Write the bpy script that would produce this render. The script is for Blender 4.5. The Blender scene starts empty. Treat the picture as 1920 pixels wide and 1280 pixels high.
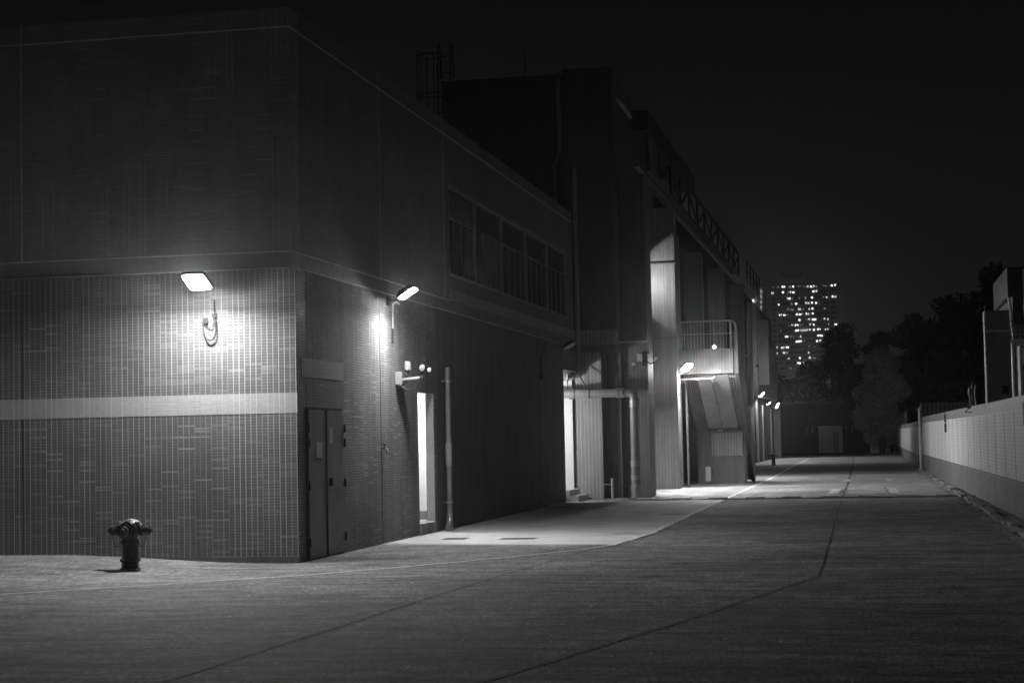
import bpy, bmesh, math, random
from math import sin, cos, pi, radians, sqrt
from mathutils import Vector, Matrix

# ------------------------------------------------------------------ camera
sc = bpy.context.scene
cam = bpy.data.cameras.new("camera"); co = bpy.data.objects.new("camera", cam)
sc.collection.objects.link(co); sc.camera = co
cam.sensor_width = 36; cam.lens = 3300 / 1920 * 36
cam.clip_start = 0.1; cam.clip_end = 5000
co.matrix_world = (Matrix.Translation((0, 0, 1.65)) @ Matrix.Rotation(radians(11.55), 4, 'Z')
                   @ Matrix.Rotation(pi/2 + radians(3.2), 4, 'X') @ Matrix.Rotation(radians(-1.15), 4, 'Z'))
# ------------------------------------------------------------------ world: night sky, a little town glow low down
w = bpy.data.worlds.new("World"); sc.world = w; w.use_nodes = True
nt = w.node_tree; nt.nodes.clear()
wo = nt.nodes.new('ShaderNodeOutputWorld'); bg = nt.nodes.new('ShaderNodeBackground')
tc = nt.nodes.new('ShaderNodeTexCoord'); sx = nt.nodes.new('ShaderNodeSeparateXYZ'); cr = nt.nodes.new('ShaderNodeValToRGB')
nt.links.new(tc.outputs['Generated'], sx.inputs[0]); nt.links.new(sx.outputs['Z'], cr.inputs[0])
e = cr.color_ramp.elements
e[0].position = 0.0; e[0].color = (.0115, .0115, .0115, 1)
e[1].position = .28; e[1].color = (.0018, .0018, .0018, 1)
k = e.new(.09); k.color = (.0078, .0078, .0078, 1)
nt.links.new(cr.outputs[0], bg.inputs[0]); bg.inputs[1].default_value = 1.0
nt.links.new(bg.outputs[0], wo.inputs[0])
sc.view_settings.view_transform = 'Standard'; sc.view_settings.look = 'None'
sc.view_settings.exposure = 0; sc.view_settings.gamma = 1
sc.cycles.use_denoising = True
sc.cycles.max_bounces = 6; sc.cycles.diffuse_bounces = 3; sc.cycles.glossy_bounces = 3
sc.cycles.sample_clamp_indirect = 3; sc.cycles.caustics_reflective = False; sc.cycles.caustics_refractive = False
LAMP = 480.0        # radiance of the floodlight lenses
C = sc.collection
rnd = random.Random(7)

# ------------------------------------------------------------------ node helpers / materials
class N:
    def __init__(s, name):
        s.m = bpy.data.materials.new(name); s.m.use_nodes = True
        s.t = s.m.node_tree; s.t.nodes.clear()
        s.out = s.t.nodes.new('ShaderNodeOutputMaterial')
        s.b = s.t.nodes.new('ShaderNodeBsdfPrincipled'); s.t.links.new(s.b.outputs[0], s.out.inputs[0])
    def n(s, typ, **kw):
        o = s.t.nodes.new(typ)
        for a, b in kw.items(): setattr(o, a, b)
        return o
    def l(s, a, b): s.t.links.new(a, b)
    def mth(s, op, a, b=None, c=None):
        o = s.n('ShaderNodeMath', operation=op)
        for i, v in enumerate((a, b, c)):
            if v is None: continue
            if hasattr(v, 'is_linked'): s.l(v, o.inputs[i])
            else: o.inputs[i].default_value = v
        return o.outputs[0]
    def pos(s): return s.n('ShaderNodeNewGeometry').outputs['Position']
    def sep(s, v):
        o = s.n('ShaderNodeSeparateXYZ'); s.l(v, o.inputs[0]); return o.outputs
    def comb(s, x=0, y=0, z=0):
        o = s.n('ShaderNodeCombineXYZ')
        for i, v in enumerate((x, y, z)):
            if hasattr(v, 'is_linked'): s.l(v, o.inputs[i])
            else: o.inputs[i].default_value = v
        return o.outputs[0]
    def scl(s, v, xyz):
        o = s.n('ShaderNodeVectorMath', operation='MULTIPLY'); s.l(v, o.inputs[0]); o.inputs[1].default_value = xyz; return o.outputs[0]
    def noise(s, v, scale, det=4, rough=.55):
        o = s.n('ShaderNodeTexNoise'); s.l(v, o.inputs['Vector']); o.inputs['Scale'].default_value = scale
        o.inputs['Detail'].default_value = det; o.inputs['Roughness'].default_value = rough; return o.outputs[0]
    def white(s, v):
        o = s.n('ShaderNodeTexWhiteNoise', noise_dimensions='3D'); s.l(v, o.inputs[0]); return o.outputs['Value']
    def rng(s, v, a, b, c, d):
        o = s.n('ShaderNodeMapRange'); s.l(v, o.inputs[0])
        for i, q in enumerate((a, b, c, d)):
            if hasattr(q, 'is_linked'): s.l(q, o.inputs[i+1])
            else: o.inputs[i+1].default_value = q
        return o.outputs[0]
    def mix(s, f, a, b):
        # scalar mix
        o = s.n('ShaderNodeMix', data_type='FLOAT')
        for i, v in enumerate((f, a, b)):
            k = [0, 2, 3][i]
            if hasattr(v, 'is_linked'): s.l(v, o.inputs[k])
            else: o.inputs[k].default_value = v
        return o.outputs[0]
    def col(s, v):
        if hasattr(v, 'is_linked'): s.l(s.comb(v, v, v), s.b.inputs['Base Color'])
        else: s.b.inputs['Base Color'].default_value = (v, v, v, 1)
    def rough(s, v):
        if hasattr(v, 'is_linked'): s.l(v, s.b.inputs['Roughness'])
        else: s.b.inputs['Roughness'].default_value = v
    def bump(s, h, strength=.4, dist=.01):
        o = s.n('ShaderNodeBump'); o.inputs['Strength'].default_value = strength; o.inputs['Distance'].default_value = dist
        s.l(h, o.inputs['Height']); s.l(o.outputs[0], s.b.inputs['Normal'])

def plain(name, v, rough=.6, metal=0., var=.25, scale=3., bump=.0):
    q = N(name); p = q.pos()
    n = q.noise(p, scale, 5, .6)
    q.col(q.mth('MULTIPLY', v, q.rng(n, .3, .7, 1-var, 1+var)))
    q.rough(rough); q.b.inputs['Metallic'].default_value = metal
    if bump: q.bump(q.noise(p, 60, 3), bump, .004)
    return q.m

def tile(name, t=.16, g=.42, hg=.11, pu=.084, pv=.0403, gu=.13, gv=.3, rough=.5, varr=.28, patchy=1., joint=0., fade=0., bump=.2):
    """small ceramic wall tiles; u runs along the wall (x+y works on every axis aligned face)"""
    q = N(name); x, y, z = q.sep(q.pos())
    u = q.mth('ADD', x, y)
    uu = q.mth('DIVIDE', u, pu); vv = q.mth('DIVIDE', z, pv)
    fu = q.mth('FRACT', uu); fv = q.mth('FRACT', vv)
    cu = q.mth('FLOOR', uu); cv = q.mth('FLOOR', vv)
    mu = q.mth('LESS_THAN', fu, gu); mv = q.mth('LESS_THAN', fv, gv)
    rt = q.white(q.comb(cu, cv, 1.)); rc = q.white(q.comb(cu, 0., 2.)); rh = q.white(q.comb(q.mth('FLOOR', q.mth('DIVIDE', cu, 3.)), cv, 5.))
    big = q.noise(q.comb(u, 0., z), .55, 5, .62)
    streak = q.noise(q.comb(q.mth('MULTIPLY', u, 2.2), 0., q.mth('MULTIPLY', z, .35)), 1.6, 4, .6)
    tcol = q.mth('MULTIPLY', t, q.rng(rt, 0, 1, 1-varr, 1+varr))
    tcol = q.mth('MULTIPLY', tcol, q.rng(big, .3, .7, 1-.28*patchy, 1+.28*patchy))
    tcol = q.mth('MULTIPLY', tcol, q.rng(streak, .35, .65, 1-.15*patchy, 1+.12*patchy))
    # lime-washed patches where the horizontal joints show pale
    pm = q.rng(q.noise(q.comb(q.mth('MULTIPLY', u, 1.3), 3., q.mth('MULTIPLY', z, .8)), 1.1, 3), .52, .66, 0, 1)
    hcol = q.mix(q.mth('MULTIPLY', q.rng(pm, 0., 1., .25, .8), q.mth('GREATER_THAN', rh, .86)), hg, g)
    base = q.mix(mv, tcol, hcol)
    vcol = q.mth('MULTIPLY', g, q.rng(rc, 0, 1, .55, 1.1))
    vcol = q.mth('MULTIPLY', vcol, q.rng(big, .35, .65, .75, 1.1))
    if fade:
        fm = q.rng(q.noise(q.comb(q.mth('MULTIPLY', u, 1.0), 7., q.mth('MULTIPLY', z, .9)), .9, 4), .50, .64, 1-fade, 1.)
        ck = q.mth('GREATER_THAN', q.white(q.comb(cu, 0., 12.)), .35)
        mu = q.mth('MULTIPLY', mu, q.mth('MULTIPLY', fm, ck))
    base = q.mix(mu, base, vcol)
    if joint:
        ju = q.mth('FRACT', q.mth('DIVIDE', u, joint))
        base = q.mix(q.mth('LESS_THAN', ju, .13/joint), base, t*.3)
    q.col(base)
    q.rough(q.mix(q.mth('MAXIMUM', mu, mv), q.rng(rt, 0, 1, rough-.08, rough+.22), .85))
    h = q.mth('SUBTRACT', q.mth('MULTIPLY', q.white(q.comb(cu, cv, 9.)), .35), q.mth('MAXIMUM', mu, mv))
    if bump: q.bump(h, bump, .003)
    else: q.b.inputs['Specular IOR Level'].default_value = .15
    return q.m

def emit(name, s):
    m = bpy.data.materials.new(name); m.use_nodes = True; t = m.node_tree; t.nodes.clear()
    o = t.nodes.new('ShaderNodeOutputMaterial'); x = t.nodes.new('ShaderNodeEmission')
    x.inputs[0].default_value = (1, 1, 1, 1); x.inputs[1].default_value = s; t.links.new(x.outputs[0], o.inputs[0]); return m

def strips(name, v, dark, pitch=.1, wdt=.12, rough=.55, horiz=False, ax='uv'):
    """render with fine vertical lines (narrow upright tiles) or ribs"""
    q = N(name); x, y, z = q.sep(q.pos()); u = q.mth('ADD', x, y) if ax == 'uv' else x
    f = q.mth('DIVIDE', u, pitch); m = q.mth('LESS_THAN', q.mth('FRACT', f), wdt)
    r = q.white(q.comb(q.mth('FLOOR', f), 0., 1.))
    n = q.noise(q.comb(q.mth('MULTIPLY', u, 2.), y if ax != 'uv' else 0., q.mth('MULTIPLY', z, .5)), 1.6, 5, .6)
    b = q.mth('MULTIPLY', v, q.rng(n, .3, .7, .75, 1.22)); b = q.mth('MULTIPLY', b, q.rng(r, 0, 1, .92, 1.08))
    q.col(q.mix(m, b, dark)); q.rough(rough)
    q.bump(q.mth('SUBTRACT', 0., m), .3, .005)
    return q.m

def concrete(name, v, streakamt=.25, grit=True, seed=0., fine=.62, rough=.8, bumpd=.015, bs=.8):
    q = N(name); p = q.pos(); x, y, z = q.sep(p)
    big = q.noise(p, .35, 5, .6)
    med = q.noise(q.scl(p, (4.2, 1.5, 1.)), 1., 7, .72)
    # broom drag marks running across the yard
    wob = q.noise(p, .18, 3)
    yy = q.mth('ADD', y, q.mth('MULTIPLY', wob, 1.6))
    st = q.noise(q.comb(q.mth('MULTIPLY', x, .4), q.mth('MULTIPLY', yy, 2.2), seed), 1.5, 4, .6)
    st2 = q.noise(q.comb(q.mth('MULTIPLY', x, 2.2), q.mth('MULTIPLY', yy, 9.), seed), 1.5, 3, .6)
    fn = q.noise(q.scl(p, (30., 7., 9.)), 1., 4, .8)
    rid = q.noise(q.comb(q.mth('MULTIPLY', x, .35), q.mth('ADD', q.mth('MULTIPLY', y, 2.1), q.mth('MULTIPLY', wob, 2.)), seed), 1., 2, .5)
    b = q.mth('MULTIPLY', v, q.rng(big, .32, .66, 1-fine*.6, 1+fine*.35))
    b = q.mth('MULTIPLY', b, q.rng(med, .32, .68, 1-fine*.55, 1+fine*.55))
    b = q.mth('MULTIPLY', b, q.rng(st, .36, .62, 1-streakamt, 1+streakamt*.6))
    b = q.mth('MULTIPLY', b, q.rng(st2, .35, .65, 1-streakamt*.5, 1+streakamt*.5))
    b = q.mth('MULTIPLY', b, q.rng(fn, .35, .65, 1-fine, 1+fine))
    # tine-drag lines: thin dark irregular bands
    b = q.mth('MULTIPLY', b, q.mth('SUBTRACT', 1., q.mth('MULTIPLY', q.rng(q.mth('ABSOLUTE', q.mth('SUBTRACT', rid, .5)), 0., .035, 1., 0.), streakamt*1.2)))
    # oily darker stains
    stn = q.rng(q.noise(q.scl(p, (.6, .9, 1)), .9, 4, .6), .60, .70, 0, .45)
    b = q.mth('MULTIPLY', b, q.mth('SUBTRACT', 1., stn))
    if grit:  # grit specks, their glints painted as near-white dots
        vo = q.n('ShaderNodeTexVoronoi', feature='F1'); q.l(q.scl(p, (1., .22, 0.)), vo.inputs['Vector']); vo.inputs['Scale'].default_value = 6.5
        rv = q.sep(vo.outputs['Color'])[0]
        gm = q.mth('MULTIPLY', q.mth('LESS_THAN', vo.outputs['Distance'], .07), q.mth('GREATER_THAN', rv, .74))
        b = q.mix(gm, b, .95)
    q.col(b); q.rough(rough)
    h = q.mth('ADD', q.mth('MULTIPLY', fn, .6), q.mth('MULTIPLY', st2, .9)); h = q.mth('ADD', h, q.mth('MULTIPLY', q.noise(p, 9, 5, .7), 1.))
    h = q.mth('ADD', h, q.mth('MULTIPLY', st, 2.2))
    q.bump(h, bs, bumpd)
    return q.m

M = {}
M['tile'] = tile('wall_tile', .17, .52, .10, varr=.12)
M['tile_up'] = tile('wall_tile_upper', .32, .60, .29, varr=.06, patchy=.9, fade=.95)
M['tile_up_shaded'] = tile('wall_tile_upper_shaded', .21, .36, .19, varr=.06, patchy=.9, fade=.95)  # darker copy of the upper tile, shade of the side face in its colours
M['tile_pale'] = tile('wall_tile_pale', .44, .72, .48, gu=.1, gv=.18, varr=.06, patchy=.35)
M['tile_mid'] = tile('wall_tile_mid', .40, .52, .3, gu=.1, gv=.2, varr=.1, patchy=.35)
M['tile_side'] = tile('wall_tile_side', .23, .5, .11, bump=0, rough=.8, varr=.12, patchy=1.1)
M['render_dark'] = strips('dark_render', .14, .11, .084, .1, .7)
M['strip'] = strips('upright_tile', .26, .5, .1, .12)
M['strip_dark'] = strips('upright_tile_dark', .16, .24, .1, .12)
M['strip_fin'] = strips('fin_tile', .30, .15, .1, .1)
M['strip_up'] = strips('upright_tile_darkest', .13, .16, .1, .12)  # darkest tone of the upright tiles
M['rib'] = strips('ribbed_concrete', .26, .09, .075, .42, ax='x')
M['soffit'] = plain('soffit_paint', .7, .7, var=.1)
M['white'] = plain('white_paint', .78, .6, var=.05)
M['line'] = plain('pale_line', .8, .6, var=.2)
M['line_dim'] = plain('pale_line_dim', .62, .6, var=.3)
M['door'] = plain('grey_door_paint', .20, .42, var=.12)
M['notice'] = plain('notice_plate', .55, .4, var=.1)
M['iron'] = plain('cast_iron', .05, .32, .1, bump=.2)
M['iron_cap'] = plain('cast_iron_paint_pale', .5, .4, .0, bump=.2)
M['galv'] = plain('galvanised_steel', .5, .38, .6, var=.15)
M['pvc'] = plain('pvc_pipe', .42, .4, 0, var=.1)
M['pipe'] = plain('painted_pipe', .34, .35, .1, var=.12)
M['black'] = plain('black_cable', .03, .5)
M['dark'] = plain('dark_metal', .045, .5, .2)
M['glass'] = plain('dark_glass', .02, .12, 0, var=.1)
M['mull'] = plain('window_frame_paint', .26, .5, var=.2)
M['roof'] = plain('roof_felt', .05, .9)
M['road'] = concrete('yard_concrete', .27, .30)
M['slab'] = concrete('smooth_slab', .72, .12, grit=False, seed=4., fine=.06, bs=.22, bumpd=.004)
M['patch'] = concrete('patch_concrete', .46, .12, grit=False, seed=2.)
M['unlit_black'] = plain('unlit_wall_black', .016, .9)  # near-black for walls the lamps leave dark; missing light put into the colour
M['road_far'] = concrete('far_concrete', .40, .22, grit=False, seed=8.)
M['kerb'] = plain('kerb_concrete', .32, .8, var=.5, scale=2.2, bump=.5)
M['joint'] = plain('tar_joint', .06, .8)
M['paint_line'] = plain('worn_line_paint', .8, .7, var=.3, scale=6)
M['bark'] = plain('bark', .07, .9)
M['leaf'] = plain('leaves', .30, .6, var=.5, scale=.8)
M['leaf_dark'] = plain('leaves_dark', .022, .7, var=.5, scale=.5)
M['wall_mid'] = tile('boundary_tile', .72, .72, .52, pu=.2, pv=.075, gu=.03, gv=.16, rough=.55, varr=.05, patchy=.5, joint=2.2)
M['wall_dado'] = tile('boundary_dado', .17, .22, .12, pu=.2, pv=.075, gu=.05, gv=.16, rough=.6, varr=.12, patchy=.8)
M['wall_cope'] = tile('boundary_coping', .17, .34, .13, pu=.1, pv=.05, gu=.12, gv=.25, rough=.45, varr=.3)
M['grey_panel'] = plain('grey_panel', .32, .6, var=.15)
M['tower'] = plain('tower_render', .45, .8, var=.12, scale=.1)
M['tower_pale'] = plain('tower_render_pale', .75, .8, var=.1, scale=.1)
M['tower_glass'] = plain('tower_glass', .015, .4)
M['win_hi'] = emit('lit_window_bright', 2.6)
M['win_mid'] = emit('lit_window', 1.1)
M['win_lo'] = emit('lit_window_dim', .32)
M['lens'] = emit('floodlight_lens', LAMP)
M['lens_strong'] = emit('floodlight_lens_strong', LAMP*1.8)
M['lens_2'] = emit('floodlight_lens_side', LAMP*1.2)
M['lens_1'] = emit('floodlight_lens_front', LAMP*1.2)
M['lens_far'] = emit('floodlight_lens_far', LAMP*2.4)
M['lens_off'] = plain('floodlight_lens_unlit', .55, .2, 0, var=.05)

# ------------------------------------------------------------------ mesh builder
def link(o): C.objects.link(o); return o
def tag(o, label=None, cat=None, group=None, kind=None):
    if label: o['label'] = label
    if cat: o['category'] = cat
    if group: o['group'] = group
    if kind: o['kind'] = kind
    return o
def thing(name, label, cat, loc=(0, 0, 0), group=None):
    o = bpy.data.objects.new(name, None); o.location = loc; link(o); return tag(o, label, cat, group)
def origin(o):
    v = Vector((0, 0, 0))
    while o is not None: v += o.location; o = o.parent
    return v
class MB:
    def __init__(s): s.v = []; s.f = []; s.sm = []
    def add(s, vs, fs, smooth=False):
        b = len(s.v); s.v += [Vector(a) for a in vs]; s.f += [[i+b for i in f] for f in fs]; s.sm += [smooth]*len(fs); return s
    def box(s, x0, x1, y0, y1, z0, z1):
        return s.add([(x0,y0,z0),(x1,y0,z0),(x1,y1,z0),(x0,y1,z0),(x0,y0,z1),(x1,y0,z1),(x1,y1,z1),(x0,y1,z1)],
                     [(0,3,2,1),(4,5,6,7),(0,1,5,4),(1,2,6,5),(2,3,7,6),(3,0,4,7)])
    def obox(s, c, X, Y, Z, a, b, d):
        """box centred c with half sizes a,b,d on axes X,Y,Z"""
        c = Vector(c); X = Vector(X).normalized(); Y = Vector(Y).normalized(); Z = Vector(Z).normalized()
        vs = [c + X*a*i + Y*b*j + Z*d*k for k in (-1,1) for i,j in ((-1,-1),(1,-1),(1,1),(-1,1))]
        return s.add(vs, [(0,3,2,1),(4,5,6,7),(0,1,5,4),(1,2,6,5),(2,3,7,6),(3,0,4,7)])
    def prism(s, poly, d):
        """poly: list of 3-d points, extruded by vector d"""
        n = len(poly); d = Vector(d); P = [Vector(p) for p in poly]
        return s.add(P + [p+d for p in P], [tuple(range(n))[::-1], tuple(range(n, 2*n))] + [(i, (i+1) % n, n+(i+1) % n, n+i) for i in range(n)])
    def tube(s, pts, r, n=12, cap=True):
        pts = [Vector(p) for p in pts]; rs = r if isinstance(r, (list, tuple)) else [r]*len(pts)
        vs = []; fs = []; up = None
        for i, p in enumerate(pts):
            t = (pts[min(i+1, len(pts)-1)] - pts[max(i-1, 0)]).normalized()
            if up is None: up = Vector((0,0,1)) if abs(t.z) < .9 else Vector((1,0,0))
            a = t.cross(up); 
            if a.length < 1e-4: a = t.cross(Vector((0,1,0)))
            a.normalize(); b = a.cross(t).normalized(); up = b
            for k in range(n): vs.append(p + (a*cos(2*pi*k/n) + b*sin(2*pi*k/n))*rs[i])
        for i in range(len(pts)-1):
            for k in range(n): fs.append((i*n+k, i*n+(k+1) % n, (i+1)*n+(k+1) % n, (i+1)*n+k))
        s.add(vs, fs, True)
        if cap:
            m = len(pts)-1
            s.add([vs[k] for k in range(n)], [tuple(range(n))]); s.add([vs[m*n+k] for k in range(n)], [tuple(range(n))[::-1]])
        return s
    def lathe(s, base, axis, prof, n=24):
        """prof: (distance along axis, radius)"""
        base = Vector(base); ax = Vector(axis).normalized(); up = Vector((0,0,1)) if abs(ax.z) < .9 else Vector((1,0,0))
        a = ax.cross(up).normalized(); b = a.cross(ax).normalized(); vs = []; fs = []
        for d, r in prof:
            for k in range(n): vs.append(base + ax*d + (a*cos(2*pi*k/n) + b*sin(2*pi*k/n))*max(r, 1e-4))
        for i in range(len(prof)-1):
            for k in range(n): fs.append((i*n+k, i*n+(k+1) % n, (i+1)*n+(k+1) % n, (i+1)*n+k))
        s.add(vs, fs, False); return s
    def build(s, name, mat, parent=None, loc=None, bevel=0., smooth=False):
        me = bpy.data.meshes.new(name)
        o0 = origin(parent) if parent is not None else Vector((0,0,0))
        if parent is None and loc is not None: o0 = Vector(loc)
        me.from_pydata([tuple(v-o0) for v in s.v], [], s.f)
        me.materials.append(M[mat] if isinstance(mat, str) else mat)
        for p, q in zip(me.polygons, s.sm): p.use_smooth = q or smooth
        bm = bmesh.new(); bm.from_mesh(me); bmesh.ops.recalc_face_normals(bm, faces=bm.faces)
        if bevel: bmesh.ops.bevel(bm, geom=bm.edges[:], offset=bevel, segments=2, affect='EDGES')
        bm.to_mesh(me); bm.free()
        o = link(bpy.data.objects.new(name, me))
        if parent is not None: o.parent = parent
        else: o.location = o0
        return o
def B(name, mat, parent, *boxes, bevel=0.):
    m = MB()
    for b in boxes: m.box(*b)
    return m.build(name, mat, parent, bevel=bevel)
def each(name, mat, parent, *boxes):
    for b in boxes: B(name, mat, parent, b)
def arc(p0, p1, p2, n=8):
    p0, p1, p2 = Vector(p0), Vector(p1), Vector(p2)
    return [p0*(1-t)**2 + p1*2*t*(1-t) + p2*t*t for t in [i/n for i in range(n+1)]]

# ------------------------------------------------------------------ ground
def gh(x, y):
    # the yard swells gently up towards the foot of the front wall
    a = min(max((-8.3 - x)/3.2, 0), 1); b = min(max((y - 19.5)/3.8, 0), 1)
    return .135*(a*a*(3-2*a))*(b*b*(3-2*b))
def axis(a, b, step, outs):
    v = []; x = a
    while x < b: v.append(x); x += step
    return sorted(set([-o for o in outs] + v + [b] + outs))
xs = sorted(set([-1500, -400, -100, -40] + [-25 + .4*i for i in range(63)] + [6, 40, 100, 400, 1500]))
ys = sorted(set([-300, -50, 0, 8, 14] + [17 + .4*i for i in range(24)] + [40, 60, 100, 200, 400, 900, 2500]))
g = MB(); nx = len(xs)
g.add([(x, y, gh(x, y)) for y in ys for x in xs], [(j*nx+i, j*nx+i+1, (j+1)*nx+i+1, (j+1)*nx+i) for j in range(len(ys)-1) for i in range(nx-1)], True)
tag(g.build('ground', 'road'), kind='structure')
def sheet(name, mat, pts, z):
    m = MB(); m.add([(x, y, z) for x, y in pts], [tuple(range(len(pts)))]); return tag(m.build(name, mat), kind='structure')
edge = [(-3.98, 27.15), (-3.89, 28.6), (-3.80, 30.2), (-3.82, 33), (-3.84, 37.2), (-3.86, 44.5), (-3.86, 45.8)]
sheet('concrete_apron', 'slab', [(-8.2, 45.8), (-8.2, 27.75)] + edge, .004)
sheet('far_road', 'road_far', [(-7.0, 46.35), (2.3, 46.35), (1.9, 79), (1.75, 145.5), (-7.0, 145.5)], .004)
def ribbon(name, mat, pts, wd, z, jitter=0., step=.35, seed=1):
    r = random.Random(seed); P = []
    for (a, b) in zip(pts[:-1], pts[1:]):
        a, b = Vector((*a, 0)), Vector((*b, 0)); n = max(1, int((b-a).length/step))
        P += [a.lerp(b, i/n) for i in range(n)]
    P.append(Vector((*pts[-1], 0))); vs = []; fs = []
    for i, p in enumerate(P):
        t = (P[min(i+1, len(P)-1)] - P[max(0, i-1)]).normalized(); nrm = Vector((-t.y, t.x, 0))
        wv = wd(p) if callable(wd) else wd
        c = p + nrm*r.uniform(-jitter, jitter); h = wv/2*r.uniform(.75, 1.25) if jitter else wv/2
        for q in (c + nrm*h, c - nrm*h): vs.append((q.x, q.y, gh(q.x, q.y) + z))
    for i in range(len(P)-1): fs.append((2*i, 2*i+1, 2*i+3, 2*i+2))
    m = MB(); m.add(vs, fs); return tag(m.build(name, mat), kind='structure')
ribbon('road_marking', 'paint_line', [(-13.5, 16.9), (-11.5, 17.9), (-9.84, 18.64), (-8.5, 19.85), (-7.11, 21.18), (-6.2, 22.5), (-5.39, 23.86), (-4.75, 25.0), (-4.3, 25.9), (-4.02, 26.9)], .05, .012, .012)
ribbon('road_marking', 'paint_line', [(-4.02, 26.9), (-3.89, 28.6), (-3.79, 30.2), (-3.82, 33), (-3.84, 37.2), (-3.86, 45.5)], .11, .012, .02, seed=3)
ribbon('road_marking', 'paint_line', [(-3.86, 46.4), (-3.87, 68.7), (-4.2, 95.2), (-4.3, 118)], .13, .012, .02, 1.0, seed=4)
ribbon('road_joint', 'joint', [(-5.6, 9.5), (-4.95, 11.7), (-4.78, 15.5), (-4.6, 19.5), (-4.35, 23), (-4.12, 26.4)], .025, .010, .007, .12, seed=5)
ribbon('road_joint', 'joint', [(-3.2, 9.6), (-2.69, 11.8), (-1.75, 15.8), (-.68, 20.84)], .025, .010, .007, .12, seed=6)
ribbon('road_joint', 'joint', [(-.68, 20.84), (-.74, 30), (-.86, 45.6)], .02, .010, .010, .5, seed=7)
ribbon('road_joint', 'joint', [(-.86, 46.8), (-.9, 60), (-1.1, 90), (-1.5, 128)], .06, .016, .02, 1, seed=8)
ribbon('road_joint', 'joint', [(-8.2, 27.72), (-6, 27.4), (-4.1, 27.1)], .02, .010, .008, .2, seed=9)
ribbon('road_joint', 'joint', [(-7.8, 24.9), (-7.2, 25.9), (-6.75, 26.1)], .03, .010, .01, .15, seed=11)
# rough patched strip in the middle of the far road
sheet('road_patch', 'patch', [(-1.2, 49.2), (.6, 49.0), (.5, 53.0), (-1.15, 53.2)], .010)
for a in ([(-1.3, 48.6), (-1.02, 48.7), (-1.0, 53.1), (-1.26, 53.2)], [(.36, 48.5), (.66, 48.4), (.55, 53.0), (.3, 53.1)], [(-1.1, 61.2), (-.85, 61.2), (-.85, 63.5), (-1.1, 63.5)], [(.35, 61.5), (.55, 61.5), (.55, 63.2), (.35, 63.2)]):
    sheet('road_patch', 'paint_line' if 0 else 'slab', a, .018)
ribbon('road_joint', 'joint', [(-.98, 48.7), (-.92, 50.5), (-.98, 51), (-.8, 51.1), (-.96, 53)], .05, .026, .03, .3, seed=12)
ribbon('road_joint', 'joint', [(.34, 48.7), (.28, 50.5), (.34, 51), (.27, 53)], .06, .026, .03, .3, seed=13)

# drain channel across the road with alternating iron and concrete covers
t = thing('drain_channel', 'narrow drain channel crossing the road with alternating dark and pale covers', 'drain', (-1.9, 46.1, 0))
x = -6.15; i = 0
B('channel_edge', 'kerb', t, (-6.2, 2.3, 45.82, 45.87, -.02, .022), (-6.2, 2.3, 46.26, 46.32, -.02, .022))
while x < 2.2:
    B('grate' if i % 2 else 'cover', 'joint' if i % 2 else 'line', t, (x, x+.46, 45.965 if i % 2 else 45.88, 46.255, -.02, .022 if i % 2 else .06)); x += .475; i += 1
# two iron drain covers in the pale apron
for k_, (a, b, wd, ln, s) in enumerate([(-6.98, 29.08, .34, .3, 'smaller of two dark iron covers in the pale apron, nearer the lit doorway'), (-5.86, 28.92, .55, .3, 'wider of two dark iron covers in the pale apron, farther from the wall')]):
    t = thing('drain_cover', s, 'drain cover', (a, b, .004), 'iron covers in the apron')
    B('frame', 'kerb', t, (a-wd/2-.03, a+wd/2+.03, b-ln/2-.03, b-ln/2, 0, .012), (a-wd/2-.03, a+wd/2+.03, b+ln/2, b+ln/2+.03, 0, .012),
      (a-wd/2-.03, a-wd/2, b-ln/2, b+ln/2, 0, .012), (a+wd/2, a+wd/2+.03, b-ln/2, b+ln/2, 0, .012))
    B('lid', 'joint', t, *[(a-wd/2, a+wd/2, b-ln/2+.05*i+.004, b-ln/2+.05*i+.044, 0, .014) for i in range(6)])

# ------------------------------------------------------------------ near building
W = thing('warehouse', 'low tiled warehouse at the left with two floodlights and a long ribbon window', 'building', (-14, 30, 0))
XS, XU = -7.90, -7.98      # tiled skin and upper wall on the yard side
YF, YU = 23.54, 23.62      # the same on the front
B('front_wall', 'tile', W, (-32, XS, YF, 23.95, -.3, 4.12), bevel=.006)
B('pale_band', 'tile_pale', W, (-32, XS+.004, YF-.004, YF+.02, 2.09, 2.378))
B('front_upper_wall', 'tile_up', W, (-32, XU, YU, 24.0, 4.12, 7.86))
# side wall pieces around the openings
DZ0, DZ1 = .20, 2.53; DY0, DY1 = 30.22, 31.36
B('side_wall', 'tile_side', W, (-8.06, XS, 23.95, DY0, -.3, 4.12), (-8.06, XS, DY0, DY1, DZ1, 4.12), (-8.06, XS, DY1, 31.55, -.3, 4.12))
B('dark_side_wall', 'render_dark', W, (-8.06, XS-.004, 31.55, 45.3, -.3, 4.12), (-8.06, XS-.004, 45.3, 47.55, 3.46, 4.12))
B('threshold', 'kerb', W, (-8.25, XS+.03, DY0, DY1, -.1, .20), bevel=.01)
WY0, WY1, WZ0, WZ1 = 33.12, 46.6, 4.90, 6.66
B('side_upper_wall', 'tile_up_shaded', W, (-8.3, XU, 24.0, WY0, 4.12, 7.86), (-8.3, XU, WY0, WY1, 4.12, WZ0), (-8.3, XU, WY0, WY1, WZ1, 7.86), (-8.3, XU, WY1, 47.55, 4.12, 7.86))
B('roof', 'roof', W, (-32, -8.31, 24.01, 47.5, 7.5, 7.6))
B('rear_wall', 'render_dark', W, (-32, -8.35, 47.2, 47.5, 3.6, 7.5))
B('cornice_line', 'line', W, (-32, XU+.004, YU-.004, YU+.05, 7.568, 7.592), (XU-.03, XU+.004, YU+.05, 47.5, 7.568, 7.592))
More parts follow.
